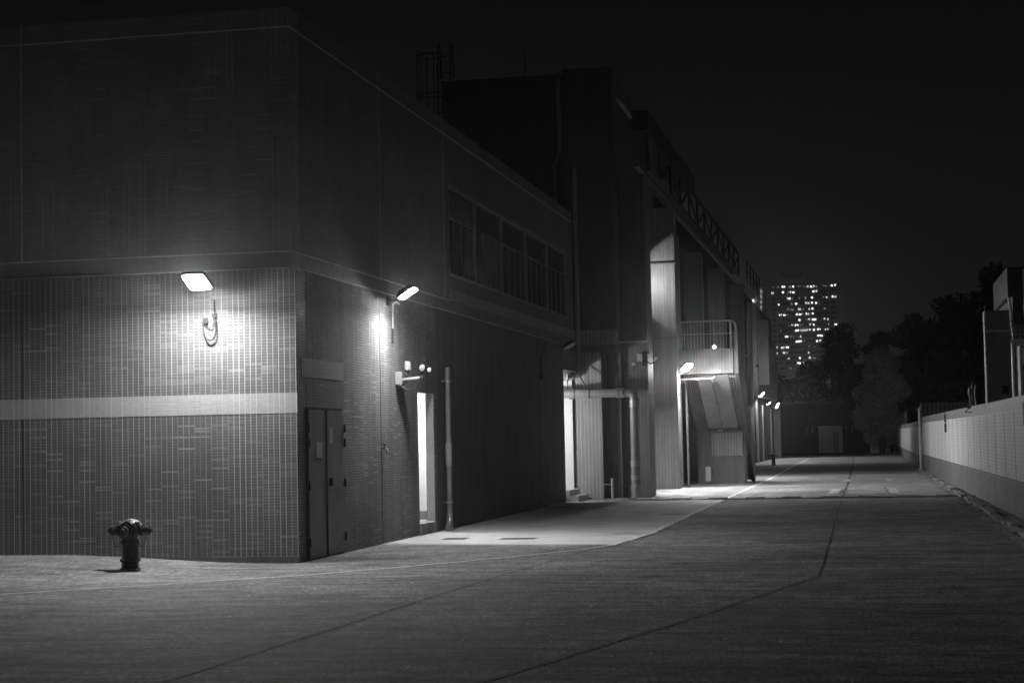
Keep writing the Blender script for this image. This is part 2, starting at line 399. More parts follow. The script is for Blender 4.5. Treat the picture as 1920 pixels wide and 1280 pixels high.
B('ledge_line', 'line_dim', W, (-32, XU+.005, YU-.005, YU+.05, 4.365, 4.385), (XU-.03, XU+.005, YU+.05, 33.1, 4.365, 4.385))
B('top_skirt', 'line_dim', W, (-32, XU, YF+.01, YU, 4.12, 4.14), (XU, XS-.01, YU, 45, 4.12, 4.14))
each('expansion_joint', 'line_dim', W, (-12.11, -12.085, YU-.006, YU+.02, 4.38, 7.86), (XU-.02, XU+.006, 28.22, 28.24, 4.4, 7.86), (XU-.02, XU+.005, 32.72, 32.745, 4.4, 7.86))
each('wall_joint', 'joint', W, (-12.06, -12.04, YF-.003, YF+.02, 0, 4.12), (XS-.02, XS+.004, 27.80, 27.825, -.1, 4.12))
B('pale_tile_patch', 'tile_mid', W, (XS-.02, XS+.005, 23.75, 25.75, 2.6, 2.87))
B('beam_band', 'tile_mid', W, (XU-.02, XU+.012, 33.1, 47.55, 4.39, 4.60))
B('plinth', 'render_dark', W, (-12.0, XS+.008, YF-.008, YF+.01, -.1, .085))
# two-leaf steel door
for k_, (a, b, xo) in enumerate([(23.95, 24.74, 0), (24.76, 25.57, .018)]):
    d = B('door_leaf', 'door', W, (XS, XS+.03+xo, a, b, .03, 2.14), bevel=.004)
    if k_ == 0:
        B('notice', 'notice', d, (XS+.031, XS+.038, 24.27, 24.55, 1.45, 1.68))
        for z in (.2, 1.0, 1.6, 1.82): MB().tube([(XS+.04, 23.94, z), (XS+.04, 23.94, z+.12)], .012, 8).build('hinge', 'dark', d)
    else:
        B('notice', 'notice', d, (XS+.049, XS+.054, 24.84, 25.02, 1.66, 1.88))
        B('handle', 'dark', d, (XS+.049, XS+.09, 24.86, 24.89, 1.03, 1.15))
        for z in (.2, 1.0, 1.6, 1.82): MB().tube([(XS+.065, 25.58, z), (XS+.065, 25.58, z+.12)], .016, 8).build('hinge', 'dark', d)
B('door_frame', 'dark', W, (XS, XS+.012, 23.90, 23.94, 0, 2.18), (XS, XS+.012, 25.6, 25.64, 0, 2.18), (XS, XS+.012, 23.94, 25.6, 2.15, 2.18))
# lit store room behind the narrow doorway
B('store_room', 'white', W, (-10.4, -8.06, DY0-2.2, DY0-2.0, 0, 3.0), (-10.4, -8.10, 32.6, 32.7, 0, 3.0), (-10.5, -10.4, DY0-2.0, 32.6, 0, 3.0), (-10.4, -8.1, DY0-2.0, 32.6, 2.95, 3.05))
B('store_room_floor', 'kerb', W, (-10.4, -8.26, DY0-2.0, 32.6, .05, .18))
B('store_room_skirting', 'door', W, (-10.4, -8.12, 32.56, 32.6, .18, .34))
B('door_reveal', 'tile_pale', W, (-8.05, XS-.01, DY1-.012, DY1-.001, .2, DZ1))
# ribbon window: louvre, frames, dark glass
wn = B('ribbon_window', 'glass', W, (-8.07, -8.055, WY0, WY1, WZ0, WZ1))
B('window_surround', 'mull', wn, (-8.055, XU+.03, WY0, WY1, WZ1-.05, WZ1+.03), (-8.055, XU+.0, WY0, WY0+.04, WZ0, WZ1-.05), (-8.055, XU+.0, WY1-.04, WY1, WZ0, WZ1-.05), (-8.055, XU+.03, WY0, WY1, WZ0-.03, WZ0+.02))
each('mullion', 'mull', wn, *[(-8.055, XU-.02, y-.045, y+.045, WZ0+.02, WZ1-.05) for y in (35.63, 38.32, 41.1, 43.9)])
B('transom', 'mull', wn, (-8.055, XU-.045, WY0, WY1, 6.02, 6.07))
each('glazing_bar', 'mull', wn, *[(-8.055, XU-.055, y-.022, y+.022, WZ0+.02, 6.02) for y in [33.12+2.7*b+.67*j for b in range(5) for j in (1, 2, 3)] if abs(y-WY1) > .3])
lv = MB()
for i in range(9): lv.obox((-8.03, 34.35, 6.1+.058*i), (1,0,-.5), (0,1,0), (.5,0,1), .022, 1.2, .004)
lv.build('louvre', 'mull', wn)
# big-tile lamp room in the covered passage beyond
B('passage_wall', 'white', W, (-12, -8.07, 47.56, 47.66, 0, 3.46), (-12.1, -12, 45.2, 47.66, 0, 3.46))
B('passage_near_wall', 'white', W, (-12, -8.07, 45.16, 45.3, 0, 3.46))
B('passage_ceiling', 'white', W, (-12, -8.06, 45.3, 47.56, 3.44, 3.6))
B('passage_floor', 'slab', W, (-12, -8.1, 45.31, 47.55, .02, .30))
B('step', 'white', W, (-8.1, -7.9, 45.9, 47.5, 0, .30), (-7.9, -7.68, 45.9, 47.6, 0, .15), bevel=.01)
B('ceiling_duct', 'galv', W, (-9.5, -8.1, 47.1, 47.3, 3.25, 3.4), (-9.5, -8.1, 46.6, 46.75, 3.3, 3.42))
# gutter pipe on the side wall
def pipe_thing(name, label, cat, pts, r, mat, base, extra=(), n=14, group=None):
    t = thing(name, label, cat, base, group); MB().tube(pts, r, n).build('pipe', mat, t)
    for nm, mt, m in extra: m.build(nm, mt, t)
    return t
px, py = -7.78, 31.98
pipe_thing('downpipe', 'pale square-footed downpipe standing between the lit doorway and the dark wall', 'pipe', [(px, py, .25), (px, py, 3.03)], .047, 'pipe', (px, py, 0),
    [('shoe', 'galv', MB().tube([(px, py, .32), (px, py, .2), (px, py-.05, .1), (px+.02, py-.16, .03)], [.06, .062, .075, .09], 12)),
     ('clamp', 'galv', MB().lathe((px, py, .5), (0,0,1), [(0, .06), (0, .068), (.04, .068), (.04, .06)]).box(XS, px, py-.012, py+.012, .51, .53)),
     ('clamp', 'galv', MB().lathe((px, py, 2.75), (0,0,1), [(0, .06), (0, .068), (.04, .068), (.04, .06)]).box(XS, px, py-.012, py+.012, 2.76, 2.78)),
     ('collar', 'pvc', MB().lathe((px, py, 1.2), (0,0,1), [(0, .05), (0, .062), (.42, .062), (.42, .05)]))])
# tap on the joint
t = thing('wall_tap', 'little bright tap on the upright joint of the side wall between doors', 'tap', (XS, 27.84, 1.5))
MB().tube([(XS, 27.84, 1.56), (XS+.06, 27.84, 1.56), (XS+.09, 27.84, 1.53), (XS+.095, 27.84, 1.47)], .016, 8).build('spout', 'galv', t)
MB().lathe((XS+.05, 27.84, 1.58), (0,0,1), [(0, .01), (.03, .012), (.035, .035), (.05, .035), (.055, 0)]).build('handle', 'galv', t)
# low pale block at wall foot
MBk = MB().tube([(-7.75, 42.0, .06), (-7.3, 42.1, .06)], .065, 10); o = MBk.build('pipe_stub', 'pvc', loc=(-7.5, 42, 0)); tag(o, 'short pale pipe stub lying at the foot of the long dark wall', 'pipe')

# ------------------------------------------------------------------ floodlights
def flood(c, az, tilt, anchor, label, scale=1., group='floodlights fixed along the walls', spill=1., arm=True, wdt=.37, hgt=.29, mat='lens', conduit=None):
    """c lens centre; az direction the light looks (deg, 0=+x, -90=-y); tilt = degrees of the lens from straight down"""
    c = Vector(c); a = radians(az); h = Vector((cos(a), sin(a), 0)); tr = radians(tilt)
    n = h*sin(tr) + Vector((0,0,-1))*cos(tr); Wv = Vector((-h.y, h.x, 0)); U = n.cross(Wv).normalized()
    t = thing('floodlight', label, 'floodlight', anchor, group)
    w2, h2 = wdt/2*scale, hgt/2*scale; d = .010*scale*spill
    def rr(w, h_, r, off):
        out = []
        for (sx_, sy_, a0) in ((1,1,0), (-1,1,90), (-1,-1,180), (1,-1,270)):
            for k in range(4):
                q = radians(a0+30*k); out.append(c + n*off + Wv*(sx_*(w-r)+r*cos(q)) + U*(sy_*(h_-r)+r*sin(q)))
        return out
    m = MB(); r = .05*scale
    m.prism(rr(w2, h2, r, 0), n*d)
    m.build('lens', mat, t)
    m = MB(); m.prism(rr(w2+.02, h2+.02, r, -.004), -n*.05*scale); m.build('housing', 'dark', t, bevel=.004)
    m = MB()
    for k in range(7): m.obox(c - n*(.075*scale) + Wv*(w2*(-.75+.25*k)), Wv, U, n, .005, h2*.8, .022*scale)
    m.build('cooling_fin', 'dark', t)
    if arm:
        A = Vector(anchor); p = c - n*.07*scale
        MB().tube([A, A.lerp(Vector((p.x, p.y, A.z)), .5), p], .016, 8).build('arm', 'dark', t)
        MB().obox(A, (1,0,0), (0,1,0), (0,0,1), .05, .05, .07).build('mounting_plate', 'dark', t)
        m = MB(); 
        m.obox(c - n*.085*scale, Wv, U, n, w2*.7, .02, .006); m.build('yoke', 'dark', t)
    if conduit:
        pts, r_ = conduit; MB().tube(pts, r_, 8).build('cable', 'black', t)
    return t
f1 = flood((-9.14, 22.97, 3.92), -94, 29, (-9.36, YF, 4.0), 'brightest floodlight glaring on the front wall above the fire hydrant', wdt=.31, hgt=.35, mat='lens_1')
# hanging cable loop under it
m = MB(); m.tube([(-9.10, YF-.03, 3.72), (-9.10, YF-.03, 3.50), (-9.095, YF-.035, 3.44)] + arc((-9.085, YF-.04, 3.44), (-9.04, YF-.05, 3.14), (-9.16, YF-.05, 3.14), 8) + arc((-9.16, YF-.05, 3.14), (-9.26, YF-.05, 3.16), (-9.27, YF-.03, 3.42), 8), .011, 8)
m.build('cable', 'black', f1)
MB().tube(arc((-9.10, YF-.03, 3.44), (-9.12, YF-.03, 3.22), (-9.26, YF-.03, 3.40), 8), .006, 6).build('cable', 'black', f1)
each('junction_box', 'dark', f1, (-9.27, -9.20, YF-.04, YF, 3.38, 3.46), (-9.13, -9.07, YF-.035, YF, 3.47, 3.52))
f2 = flood((-7.42, 27.87, 4.08), 0, 31, (XS, 28.3, 4.0), 'second floodlight round the corner on the side wall above the security camera', wdt=.30, hgt=.30, mat='lens_2')
MB().tube(arc((-7.80, 28.72, 3.98), (-7.88, 28.60, 4.06), (-7.88, 28.58, 3.90), 6) + [(-7.88, 28.56, 3.55)], .014, 8).build('cable', 'pvc', f2)
MB().tube([(-7.88, 28.56, 3.56), (-7.88, 28.55, 3.32)], .02, 8).build('junction_box', 'black', f2)
f3 = flood((-7.42, 43.6, 3.98), -6, 31, (XS, 42.9, 3.9), 'unlit floodlight with a pale lens near the far end of the side wall', mat='lens_off')
MB().tube(arc((-7.84, 42.2, 3.86), (-7.86, 42.1, 3.7), (-7.88, 42.05, 3.6), 5) + [(-7.88, 42.0, 3.3)], .015, 8).build('cable', 'black', f3)
B('junction_box', 'black', f3, (XS, XS+.06, 41.95, 42.1, 3.12, 3.3))
f5 = flood((-5.77, 55.9, 3.84), -25, 41, (-6.05, 55.9, 3.62), 'slim lit floodlight on the tall pale fin beside the staircase', wdt=.4, hgt=.30, mat='lens_far')
MB().tube([(-6.02, 55.85, 3.6), (-6.02, 55.85, 2.9)], .02, 8).build('conduit', 'pvc', f5)
f6 = flood((-6.38, 104.1, 4.0), 0, 45, (-6.72, 104.1, 3.8), 'far floodlight above the first bright wall edge beyond the stairs', wdt=.36, hgt=.36, mat='lens_2')
f9 = flood((-6.3, 67.6, 3.9), -5, 48, (-6.86, 67.6, 3.8), 'floodlight behind the staircase lighting the road and the boundary wall opposite', mat='lens_far')
f7 = flood((-6.42, 111.2, 3.66), 45, 40, (-6.72, 111.2, 3.5), 'small round-looking lamp between the two farther floodlights', wdt=.22, hgt=.26, mat='lens_2')
f8 = flood((-6.36, 120.2, 3.6), 0, 62, (-6.72, 120.2, 3.4), 'farthest floodlight at the end of the row of fins', wdt=.34, hgt=.34, mat='lens_2')
# lamps in the bays hidden from the yard entrance by the fins
f4 = flood((-6.66, 51.6, 3.6), -90, 12, (-6.86, 51.6, 3.6), 'floodlight in the bay behind the big elbow pipe, hidden by the first fin', mat='lens_strong', spill=.3)
# floodlight farther left along the front wall
f0 = flood((-17.0, 23.0, 3.94), -90, 36, (-14.6, YF, 4.02), 'floodlight on the front wall beyond the left edge')

def ceiling_tube(c, L, label, ax='x', mat='lens_in'):
    t = thing('ceiling_lamp', label, 'lamp', c)
    x, y, z = c
    if ax == 'x': B('diffuser', mat, t, (x-L/2, x+L/2, y-.05, y+.05, z-.04, z)); B('body', 'white', t, (x-L/2-.02, x+L/2+.02, y-.07, y+.07, z+.001, z+.05))
    else: B('diffuser', mat, t, (x-.05, x+.05, y-L/2, y+L/2, z-.04, z)); B('body', 'white', t, (x-.07, x+.07, y-L/2-.02, y+L/2+.02, z+.001, z+.05))
    return t
M['lens_in'] = emit('fluorescent_tube', 260.)
ceiling_tube((-8.9, 31.6, 2.89), 1.1, 'fluorescent tube inside the room behind the narrow doorway')
t = thing('bulkhead_lamp', 'oblong bulkhead lamp on the inner wall of the covered passage', 'lamp', (-9.6, 45.3, 2.5))
M['lens_pass'] = emit('bulkhead_glow', 520.)
B('diffuser', 'lens_pass', t, (-9.75, -9.45, 45.36, 45.42, 2.42, 2.58)); B('body', 'white', t, (-9.78, -9.42, 45.3, 45.36, 2.39, 2.61))

# security camera group on side wall
t = thing('security_camera', 'white security camera on a wall arm below the side floodlight', 'camera', (XS, 28.88, 2.7))
B('junction_box', 'pipe', t, (XS, XS+.12, 28.72, 29.02, 2.62, 2.84), bevel=.008)
MB().tube([(XS+.1, 28.8, 2.70), (XS+.42, 28.75, 2.72), (XS+.5, 28.75, 2.74)], .032, 10).build('arm', 'pipe', t)
MB().lathe((XS+.22, 28.74, 2.86), (0,0,1), [(0, .03), (.01, .055), (.13, .055), (.145, .04), (.145, 0)]).build('camera_head', 'pipe', t)
MB().lathe((XS+.22, 28.74, 2.86), (0,0,-1), [(0, .03), (.04, .02), (.07, .02)]).build('neck', 'dark', t)
MB().lathe((XS+.5, 28.66, 2.90), (.2,-1,-.2), [(0, 0), (.0, .045), (.17, .045), (.18, .035), (.18, 0)]).build('camera_head', 'pipe', t)
MB().lathe((XS+.56, 28.9, 2.86), (0,0,1), [(-.045, 0), (-.035, .03), (0, .04), (.035, .03), (.045, 0)]).build('camera_head', 'pipe', t)
MB().tube(arc((XS+.06, 28.72, 2.63), (XS+.3, 28.7, 2.4), (XS+.42, 28.68, 2.66), 8) + arc((XS+.42, 28.68, 2.66), (XS+.48, 28.66, 2.8), (XS+.5, 28.7, 2.84), 5)[1:], .012, 8).build('cable', 'black', t)

# ------------------------------------------------------------------ fire hydrants
def hydrant(c, label, striped=False):
    x, y, z = c; t = thing('fire_hydrant', label, 'fire hydrant', c, 'fire hydrants in the yard')
    body = 'iron'
    MB().lathe((x, y, z), (0,0,1), [(0, .135), (.02, .135), (.035, .115), (.10, .112), (.115, .135), (.135, .135), (.145, .108), (.36, .100), (.42, .10)], 28).build('barrel', body, t)
    MB().lathe((x, y, z+.335), (0,0,1), [(0, .10), (.005, .128), (.05, .128), (.055, .10)], 8).build('collar', body, t)
    # horizontal drum head facing the road
    MB().lathe((x+.01, y-.13, z+.52), (0,1,0), [(0, 0), (0, .115), (.02, .13), (.06, .13), (.08, .142), (.24, .142), (.27, .10), (.28, 0)], 28).build('drum_head', 'iron_cap' if striped else 'iron', t)
    MB().lathe((x-.01, y-.13, z+.51), (0,-1,0), [(0, .10), (.03, .10), (.035, .075), (.09, .07), (.1, .045), (.13, .04), (.13, 0)], 20).build('front_cap', 'iron', t)
    m = MB(); m.lathe((x+.01, y+.02, z+.50), (0,0,1), [(0, .15), (.09, .142), (.14, .10), (.165, .05), (.168, 0)], 28); m.build('bonnet', 'iron_cap', t)
    for s_ in (-1, 1):
        b = MB().lathe((x+s_*.10, y, z+.52), (s_,0,0), [(0, .06), (.055, .06), (.06, .075), (.085, .075), (.09, .05), (.12, .048), (.125, .064), (.175, .06), (.18, .03), (.21, .03), (.212, 0)], 16).build('side_outlet', body, t)
        MB().lathe((x+s_*.205, y, z+.52), (s_,0,0), [(0, .05), (.02, .055), (.03, .05), (.03, 0)], 6).build('outlet_cap', body, t)
        MB().obox((x+s_*.125, y-.03, z+.615), (1,0,0), (0,1,0), (0,0,1), .028, .03, .018).build('lug', 'iron_cap', t)
        MB().tube(arc((x+s_*.24, y-.03, z+.47), (x+s_*.20, y-.03, z+.2), (x+s_*.13, y-.02, z+.36), 8), .006, 6).build('chain', 'dark', t)
    m = MB()
    for k in range(8): m.lathe((x+.125*cos(k*pi/4), y+.125*sin(k*pi/4), z+.13), (0,0,1), [(0, .012), (.018, .012), (.018, 0)], 6)
    m.build('bolt', 'dark', t)
    B('mortar_pad', 'kerb', t, (x-.02, x+.16, y-.17, y-.08, z-.02, z+.02), bevel=.01)
    return t
hydrant((-9.70, 21.93, gh(-9.7, 21.93)), 'dark iron fire hydrant with capped side outlets in front of the tiled wall')
hydrant((-5.38, 96.3, 0), 'distant small fire hydrant with a pale head beside the far bright wall edges', True)

# ------------------------------------------------------------------ tall block behind
T = thing('tall_block', 'tall dark industrial block with projecting fins behind the warehouse', 'building', (-9, 60, 0))
B('front_wall', 'strip_up', T, (-11.6, -8.16, 47.72, 48.2, 3.9, 11.76))
B('corner_column', 'strip_up', T, (-8.16, -6.8, 47.6, 48.2, 4.62, 11.85))
B('column_band', 'strip', T, (-8.16, -6.84, 47.6, 48.2, 4.2, 4.60))
B('column_foot', 'strip_dark', T, (-8.16, -6.84, 47.61, 48.2, 4.0, 4.2))
B('pier', 'strip', T, (-8.07, -7.27, 47.67, 48.19, -.2, 4.0))
B('bay_wall', 'strip_dark', T, (-7.27, -6.8, 48.1, 48.3, -.2, 4.0))
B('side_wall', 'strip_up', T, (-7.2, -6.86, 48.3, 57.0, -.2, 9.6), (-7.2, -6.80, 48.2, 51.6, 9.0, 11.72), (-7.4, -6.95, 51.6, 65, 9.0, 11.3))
B('far_side_wall', 'unlit_black', T, (-7.2, -6.86, 57.0, 125, -.2, 9.6))  # continues side_wall, its unlit look painted near-black
each('roof', 'roof', T, (-11.6, -7.2, 48.2, 65, 11.1, 11.2), (-11.6, -7.2, 65.3, 125, 9.3, 9.4))
B('rear_parapet', 'unlit_black', T, (-11.6, -7.2, 65.0, 65.3, 9.0, 11.3))
B('eaves', 'dark', T, (-6.95, -6.3, 51.6, 65.5, 10.76, 11.35))
lw = MB()
lw.box(-6.8, -6.79, 48.6, 51.2, 10.1, 11.05); o = lw.build('louvre_window', 'glass', T)
B('louvre_hood', 'line_dim', o, (-6.8, -6.72, 48.5, 51.3, 11.05, 11.14))
B('louvre', 'mull', o, *[(-6.79, -6.775, 48.65+.32*i, 48.72+.32*i, 10.1, 11.05) for i in range(8)])
# fins
B('fin', 'strip_dark', T, (-6.85, -6.06, 48.3, 49.5, -.2, 8.95))
B('fin_ledge', 'line_dim', T, (-6.85, -6.05, 48.27, 48.30, 4.27, 4.31))
B('fin', 'strip_fin', T, (-6.859, -6.05, 55.6, 56.3, -.2, 8.93))
each('fin_ledge', 'strip_dark', T, (-6.85, -6.0, 55.52, 55.6, 7.12, 7.17), (-6.85, -6.03, 55.57, 55.6, 4.76, 4.80))
B('fin', 'strip_up', T, (-6.859, -6.2, 66.2, 67.0, -.2, 8.6))
B('fin', 'strip_up', T, (-6.859, -6.2, 76.0, 77.0, -.2, 8.9))
B('fin', 'strip_up', T, (-6.859, -6.2, 88.0, 89.0, -.2, 9.2))
B('fin', 'strip_dark', T, (-6.859, -5.95, 104.4, 105.4, 4.6, 8.4))
B('fin', 'dark', T, (-6.859, -6.78, 104.2, 105.4, -.2, 3.85), )
B('fin_edge', 'strip_fin', T, (-6.779, -6.70, 104.2, 105.4, -.2, 3.85))
B('fin_edge', 'strip_fin', T, (-6.859, -6.8, 111.3, 112, -.2, 3.5))
B('fin_edge', 'strip_fin', T, (-6.859, -6.8, 120.3, 121, -.2, 3.4))
B('fin', 'strip_up', T, (-6.859, -6.4, 124.2, 124.9, -.2, 3.9))
B('lower_wing', 'strip_dark', T, (-10, -6.9, 105.5, 118, 4, 8.2))
m = MB(); m.prism([(-6.86, 104, 9.4), (-6.86, 125, 6.4), (-6.86, 125, 4), (-6.86, 104, 4)], (.3, 0, 0)); m.build('sloping_parapet', 'strip_dark', T)
# upper lamp lighting the top of the second fin
t = thing('spotlight', 'round spotlight in the second bay shining on the top of the pale fin', 'spotlight', (-6.86, 54.7, 6.5))
MB().lathe((-6.86, 54.7, 6.5), (.5,.8,0), [(0, 0), (0, .05), (.02, .06), (.03, .06), (.03, .045), (.01, .04)], 16).build('housing', 'dark', t)
sl = bpy.data.lights.new('spotlight_bulb', 'SPOT'); sl.energy = 80; sl.spot_size = radians(112); sl.spot_blend = .12; sl.shadow_soft_size = .02
so = link(bpy.data.objects.new('spotlight_bulb', sl)); so.parent = t; so.location = (.035, 0, 0); so.rotation_euler = (radians(90), 0, radians(62-90))
f6b = flood((-6.45, 101.8, 5.6), 80, 80, (-6.85, 101.8, 5.5), 'upper floodlight far along the fins', wdt=.12, hgt=.12)

# cage ladder
t = thing('cage_ladder', 'caged steel ladder rising over the roof edge, black against the sky', 'ladder', (-11.9, 47.3, 7.6))
lx0, lx1, ly = -11.62, -11.25, 47.25
m = MB(); 
for xx in (lx0, lx1): m.tube([(xx, ly, 7.6), (xx, ly, 12.55)] + arc((xx, ly, 12.55), (xx, ly, 12.75), (xx+.02, ly+.2, 12.75), 4) + [(xx, ly+.35, 11.8)], .022, 8)
m.build('rail', 'black', t)
for i in range(17): MB().tube([(lx0, ly, 7.7+.28*i), (lx1, ly, 7.7+.28*i)], .012, 6).build('rung', 'black', t)
m = MB()
def hoop(z): return [Vector((-11.74 + .42*cos(a) , 47.05+.35*sin(a), z)) for a in [radians(20+q) for q in range(0, 340, 20)]]
for z in (9.4, 10.35, 11.25, 12.35): MB().tube(hoop(z), .02, 6).build('hoop', 'black', t)
for q in (60, 120, 160, 200, 240, 290): 
    a = radians(q); MB().tube([(-11.74+.42*cos(a), 47.05+.35*sin(a), 9.3), (-11.74+.42*cos(a), 47.05+.35*sin(a), 12.4)], .014, 6).build('cage_bar', 'black', t)
t = thing('aerial', 'thin lightning rod on the roof of the tall block', 'aerial', (-9.28, 48, 11.75))
MB().tube([(-9.28, 48, 11.7), (-9.28, 48, 12.5)], .015, 6).build('rod', 'dark', t)
MB().lathe((-9.28, 48, 11.7), (0,0,1), [(0, .05), (.05, .05), (.1, .02)], 8).build('foot', 'dark', t)

def dpipe(label, pts, r, base, clamps, wall_y, mat='pvc'):
    ex = []
    for z in clamps:
        x_ = min(pts, key=lambda p: abs(p[2]-z))[0]; y_ = pts[0][1]
        ex.append(('clamp', 'galv', MB().lathe((x_, y_, z), (0,0,1), [(0, r), (0, r+.012), (.05, r+.012), (.05, r)], 12).box(x_-.012, x_+.012, y_, wall_y, z+.01, z+.04)))
    return pipe_thing('downpipe', label, 'pipe', pts, r, mat, base, ex)
dpipe('cranked pale downpipe high on the tall block above the warehouse roof', [(-8.28, 47.62, 11.6), (-8.28, 47.62, 9.55), (-8.33, 47.62, 9.4), (-8.42, 47.62, 9.2), (-8.42, 47.62, 7.7)], .062, (-8.35, 47.6, 7.7), (11.2, 10.0, 8.6), 47.72)
dpipe('long straight pale downpipe in front of the tall block ending in an elbow', [(-7.86, 47.48, 9.07), (-7.86, 47.48, 3.62), (-7.88, 47.48, 3.48), (-7.96, 47.48, 3.36), (-8.1, 47.48, 3.3), (-8.5, 47.48, 3.28)], .06, (-7.86, 47.5, 3.3), (8.7, 7, 5.4), 47.6)

# big elbow pipe with flanges
t = thing('elbow_pipe', 'thick grey pipe crossing the pier and turning down to the ground', 'pipe', (-6.3, 47.15, 0))
PR = .118; yy = 47.1
MB().tube([(-8.6, yy, 2.86), (-6.55, yy, 2.86)] + arc((-6.5, yy, 2.86), (-6.30, yy, 2.86), (-6.30, yy, 2.66), 8) + [(-6.30, yy, 0)], PR, 24).build('pipe', 'pipe', t)
def band(c, ax, wd=.1): return MB().lathe(Vector(c) - Vector(ax)*wd/2, ax, [(0, PR), (0, PR+.022), (wd*.3, PR+.022), (wd*.32, PR+.012), (wd*.68, PR+.012), (wd*.7, PR+.022), (wd, PR+.022), (wd, PR)], 24)
for c, ax, wd in (((-8.0, yy, 2.86), (1,0,0), .16), ((-6.68, yy, 2.86), (1,0,0), .2), ((-6.30, yy, 2.56), (0,0,1), .18), ((-6.30, yy, .95), (0,0,1), .16), ((-6.30, yy, .58), (0,0,1), .12), ((-6.30, yy, .14), (0,0,1), .26)):
    band(c, ax, wd).build('flange', 'galv', t)
MB().lathe((-6.3, yy, .26), (0,0,1), [(0, PR), (.02, PR+.03), (.12, PR+.03), (.14, PR)], 8).build('valve_nut', 'galv', t)
m = MB(); m.obox((-6.72, yy+.05, 3.3), (1,0,0), (0,1,0), (0,0,1), .02, .02, .34); m.tube([(-6.72, yy+.05, 3.6), (-6.90, yy, 3.02)], .012, 6); m.tube([(-7.02, yy, 3.0), (-6.6, yy, 3.0)], .02, 6); m.build('hanger', 'black', t)
m = MB(); m.tube([(-8.05, yy+.3, 3.7), (-7.55, yy, 2.98)], .016, 6); m.tube([(-8.12, yy+.3, 4.0), (-8.12, yy, 3.0)], .012, 6); m.build('stay', 'dark', t)
m = MB(); m.lathe((-7.52, yy, 2.86), (1,0,0), [(0, PR), (0, PR+.01), (.03, PR+.01), (.03, PR)]); m.build('clip', 'dark', t)
B('base_pad', 'kerb', t, (-6.5, -6.12, yy-.2, yy+.2, 0, .03))
pipe_thing('vent_pipe', 'short thin standpipe beside the lit pier', 'pipe', [(-7.0, 47.5, 0), (-7.0, 47.5, .56)], .04, 'pvc', (-7, 47.5, 0), [('bracket', 'galv', MB().box(-7.25, -7.0, 47.48, 47.5, .38, .41))])
pipe_thing('cable_pipe', 'thin pale pipe up the edge of the first fin', 'pipe', [(-6.02, 48.26, 3.95), (-6.02, 48.26, 5.3)], .03, 'pvc', (-6.02, 48.26, 4), [('clip', 'galv', MB().box(-6.06, -6.0, 48.25, 48.3, 4.5, 4.54))])
# cctv on the fin
t = thing('security_camera', 'pale box camera with a small arm on the edge of the first fin', 'camera', (-6.1, 48.2, 3.7))
B('junction_box', 'notice', t, (-6.33, -6.19, 48.12, 48.29, 3.72, 3.95), bevel=.006)
B('back_plate', 'dark', t, (-6.185, -6.13, 48.1, 48.29, 3.6, 4.0))
MB().lathe((-6.42, 48.0, 3.66), (0,1,.1), [(0, 0), (0, .045), (.2, .045), (.2, 0)], 12).build('camera_head', 'notice', t)
MB().tube([(-6.13, 48.2, 3.75), (-5.95, 48.15, 3.66), (-5.82, 48.1, 3.72)], .018, 8).build('arm', 'dark', t)
MB().lathe((-5.84, 48.05, 3.74), (.4,-.2,.5), [(0, 0), (0, .035), (.12, .045), (.12, 0)], 12).build('camera_head', 'galv', t)

# pipe gantry under the eaves
t = thing('pipe_gantry', 'long dark steel lattice gantry running under the eaves of the tall block', 'gantry', (-6.5, 70, 9.6))
each('chord', 'dark', t, *[(-6.42, -6.32, 51.9, 88, z-.06, z+.06) for z in (9.62, 10.68)])
for i in range(13):
    y = 52+3*i; B('post', 'dark', t, (-6.41, -6.33, y-.05, y+.05, 9.68, 10.62))
    if i < 12: MB().obox((-6.37, y+1.5, 10.15), (1,0,0), (0,3,.94 if i % 2 else -.94), (0,-.94 if i % 2 else .94,3), .03, 1.5, .03).build('brace', 'dark', t)
MB().tube([(-6.7, 51.62, 9.75), (-6.7, 88, 9.75)], .09, 10).build('pipe', 'dark', t)
m = MB()
for i in range(5): m.tube([(-6.1, 90+2.5*i, 9.4), (-6.1, 90+2.5*i, 10.5)], .03, 6)
m.tube([(-6.1, 90, 10.5), (-6.1, 100, 10.5)], .03, 6); m.tube([(-6.1, 90, 10.0), (-6.1, 100, 10.0)], .03, 6); m.build('railing', 'dark', t)
pipe_thing('wall_pipe', 'long pale pipe hooking in at its foot far along the block', 'pipe', [(-6.6, 98, 9.0), (-6.6, 98, 3.6), (-6.6, 97.5, 3.35), (-6.65, 92, 2.95)], .16, 'pvc', (-6.6, 98, 3), [('clamp', 'galv', MB().box(-6.86, -6.5, 97.95, 98.05, 6, 6.1))])
for y_, lab in ((62.5, 'dark tall pipe in the bay just behind the staircase'), (70.5, 'dark tall pipe in the third bay of the block')):
    pipe_thing('wall_pipe', lab, 'pipe', [(-6.72, y_, 4.6), (-6.72, y_, 8.8)], .1, 'pipe', (-6.72, y_, 4.6), [('clamp', 'galv', MB().box(-6.86, -6.62, y_-.03, y_+.03, 7, 7.08))])

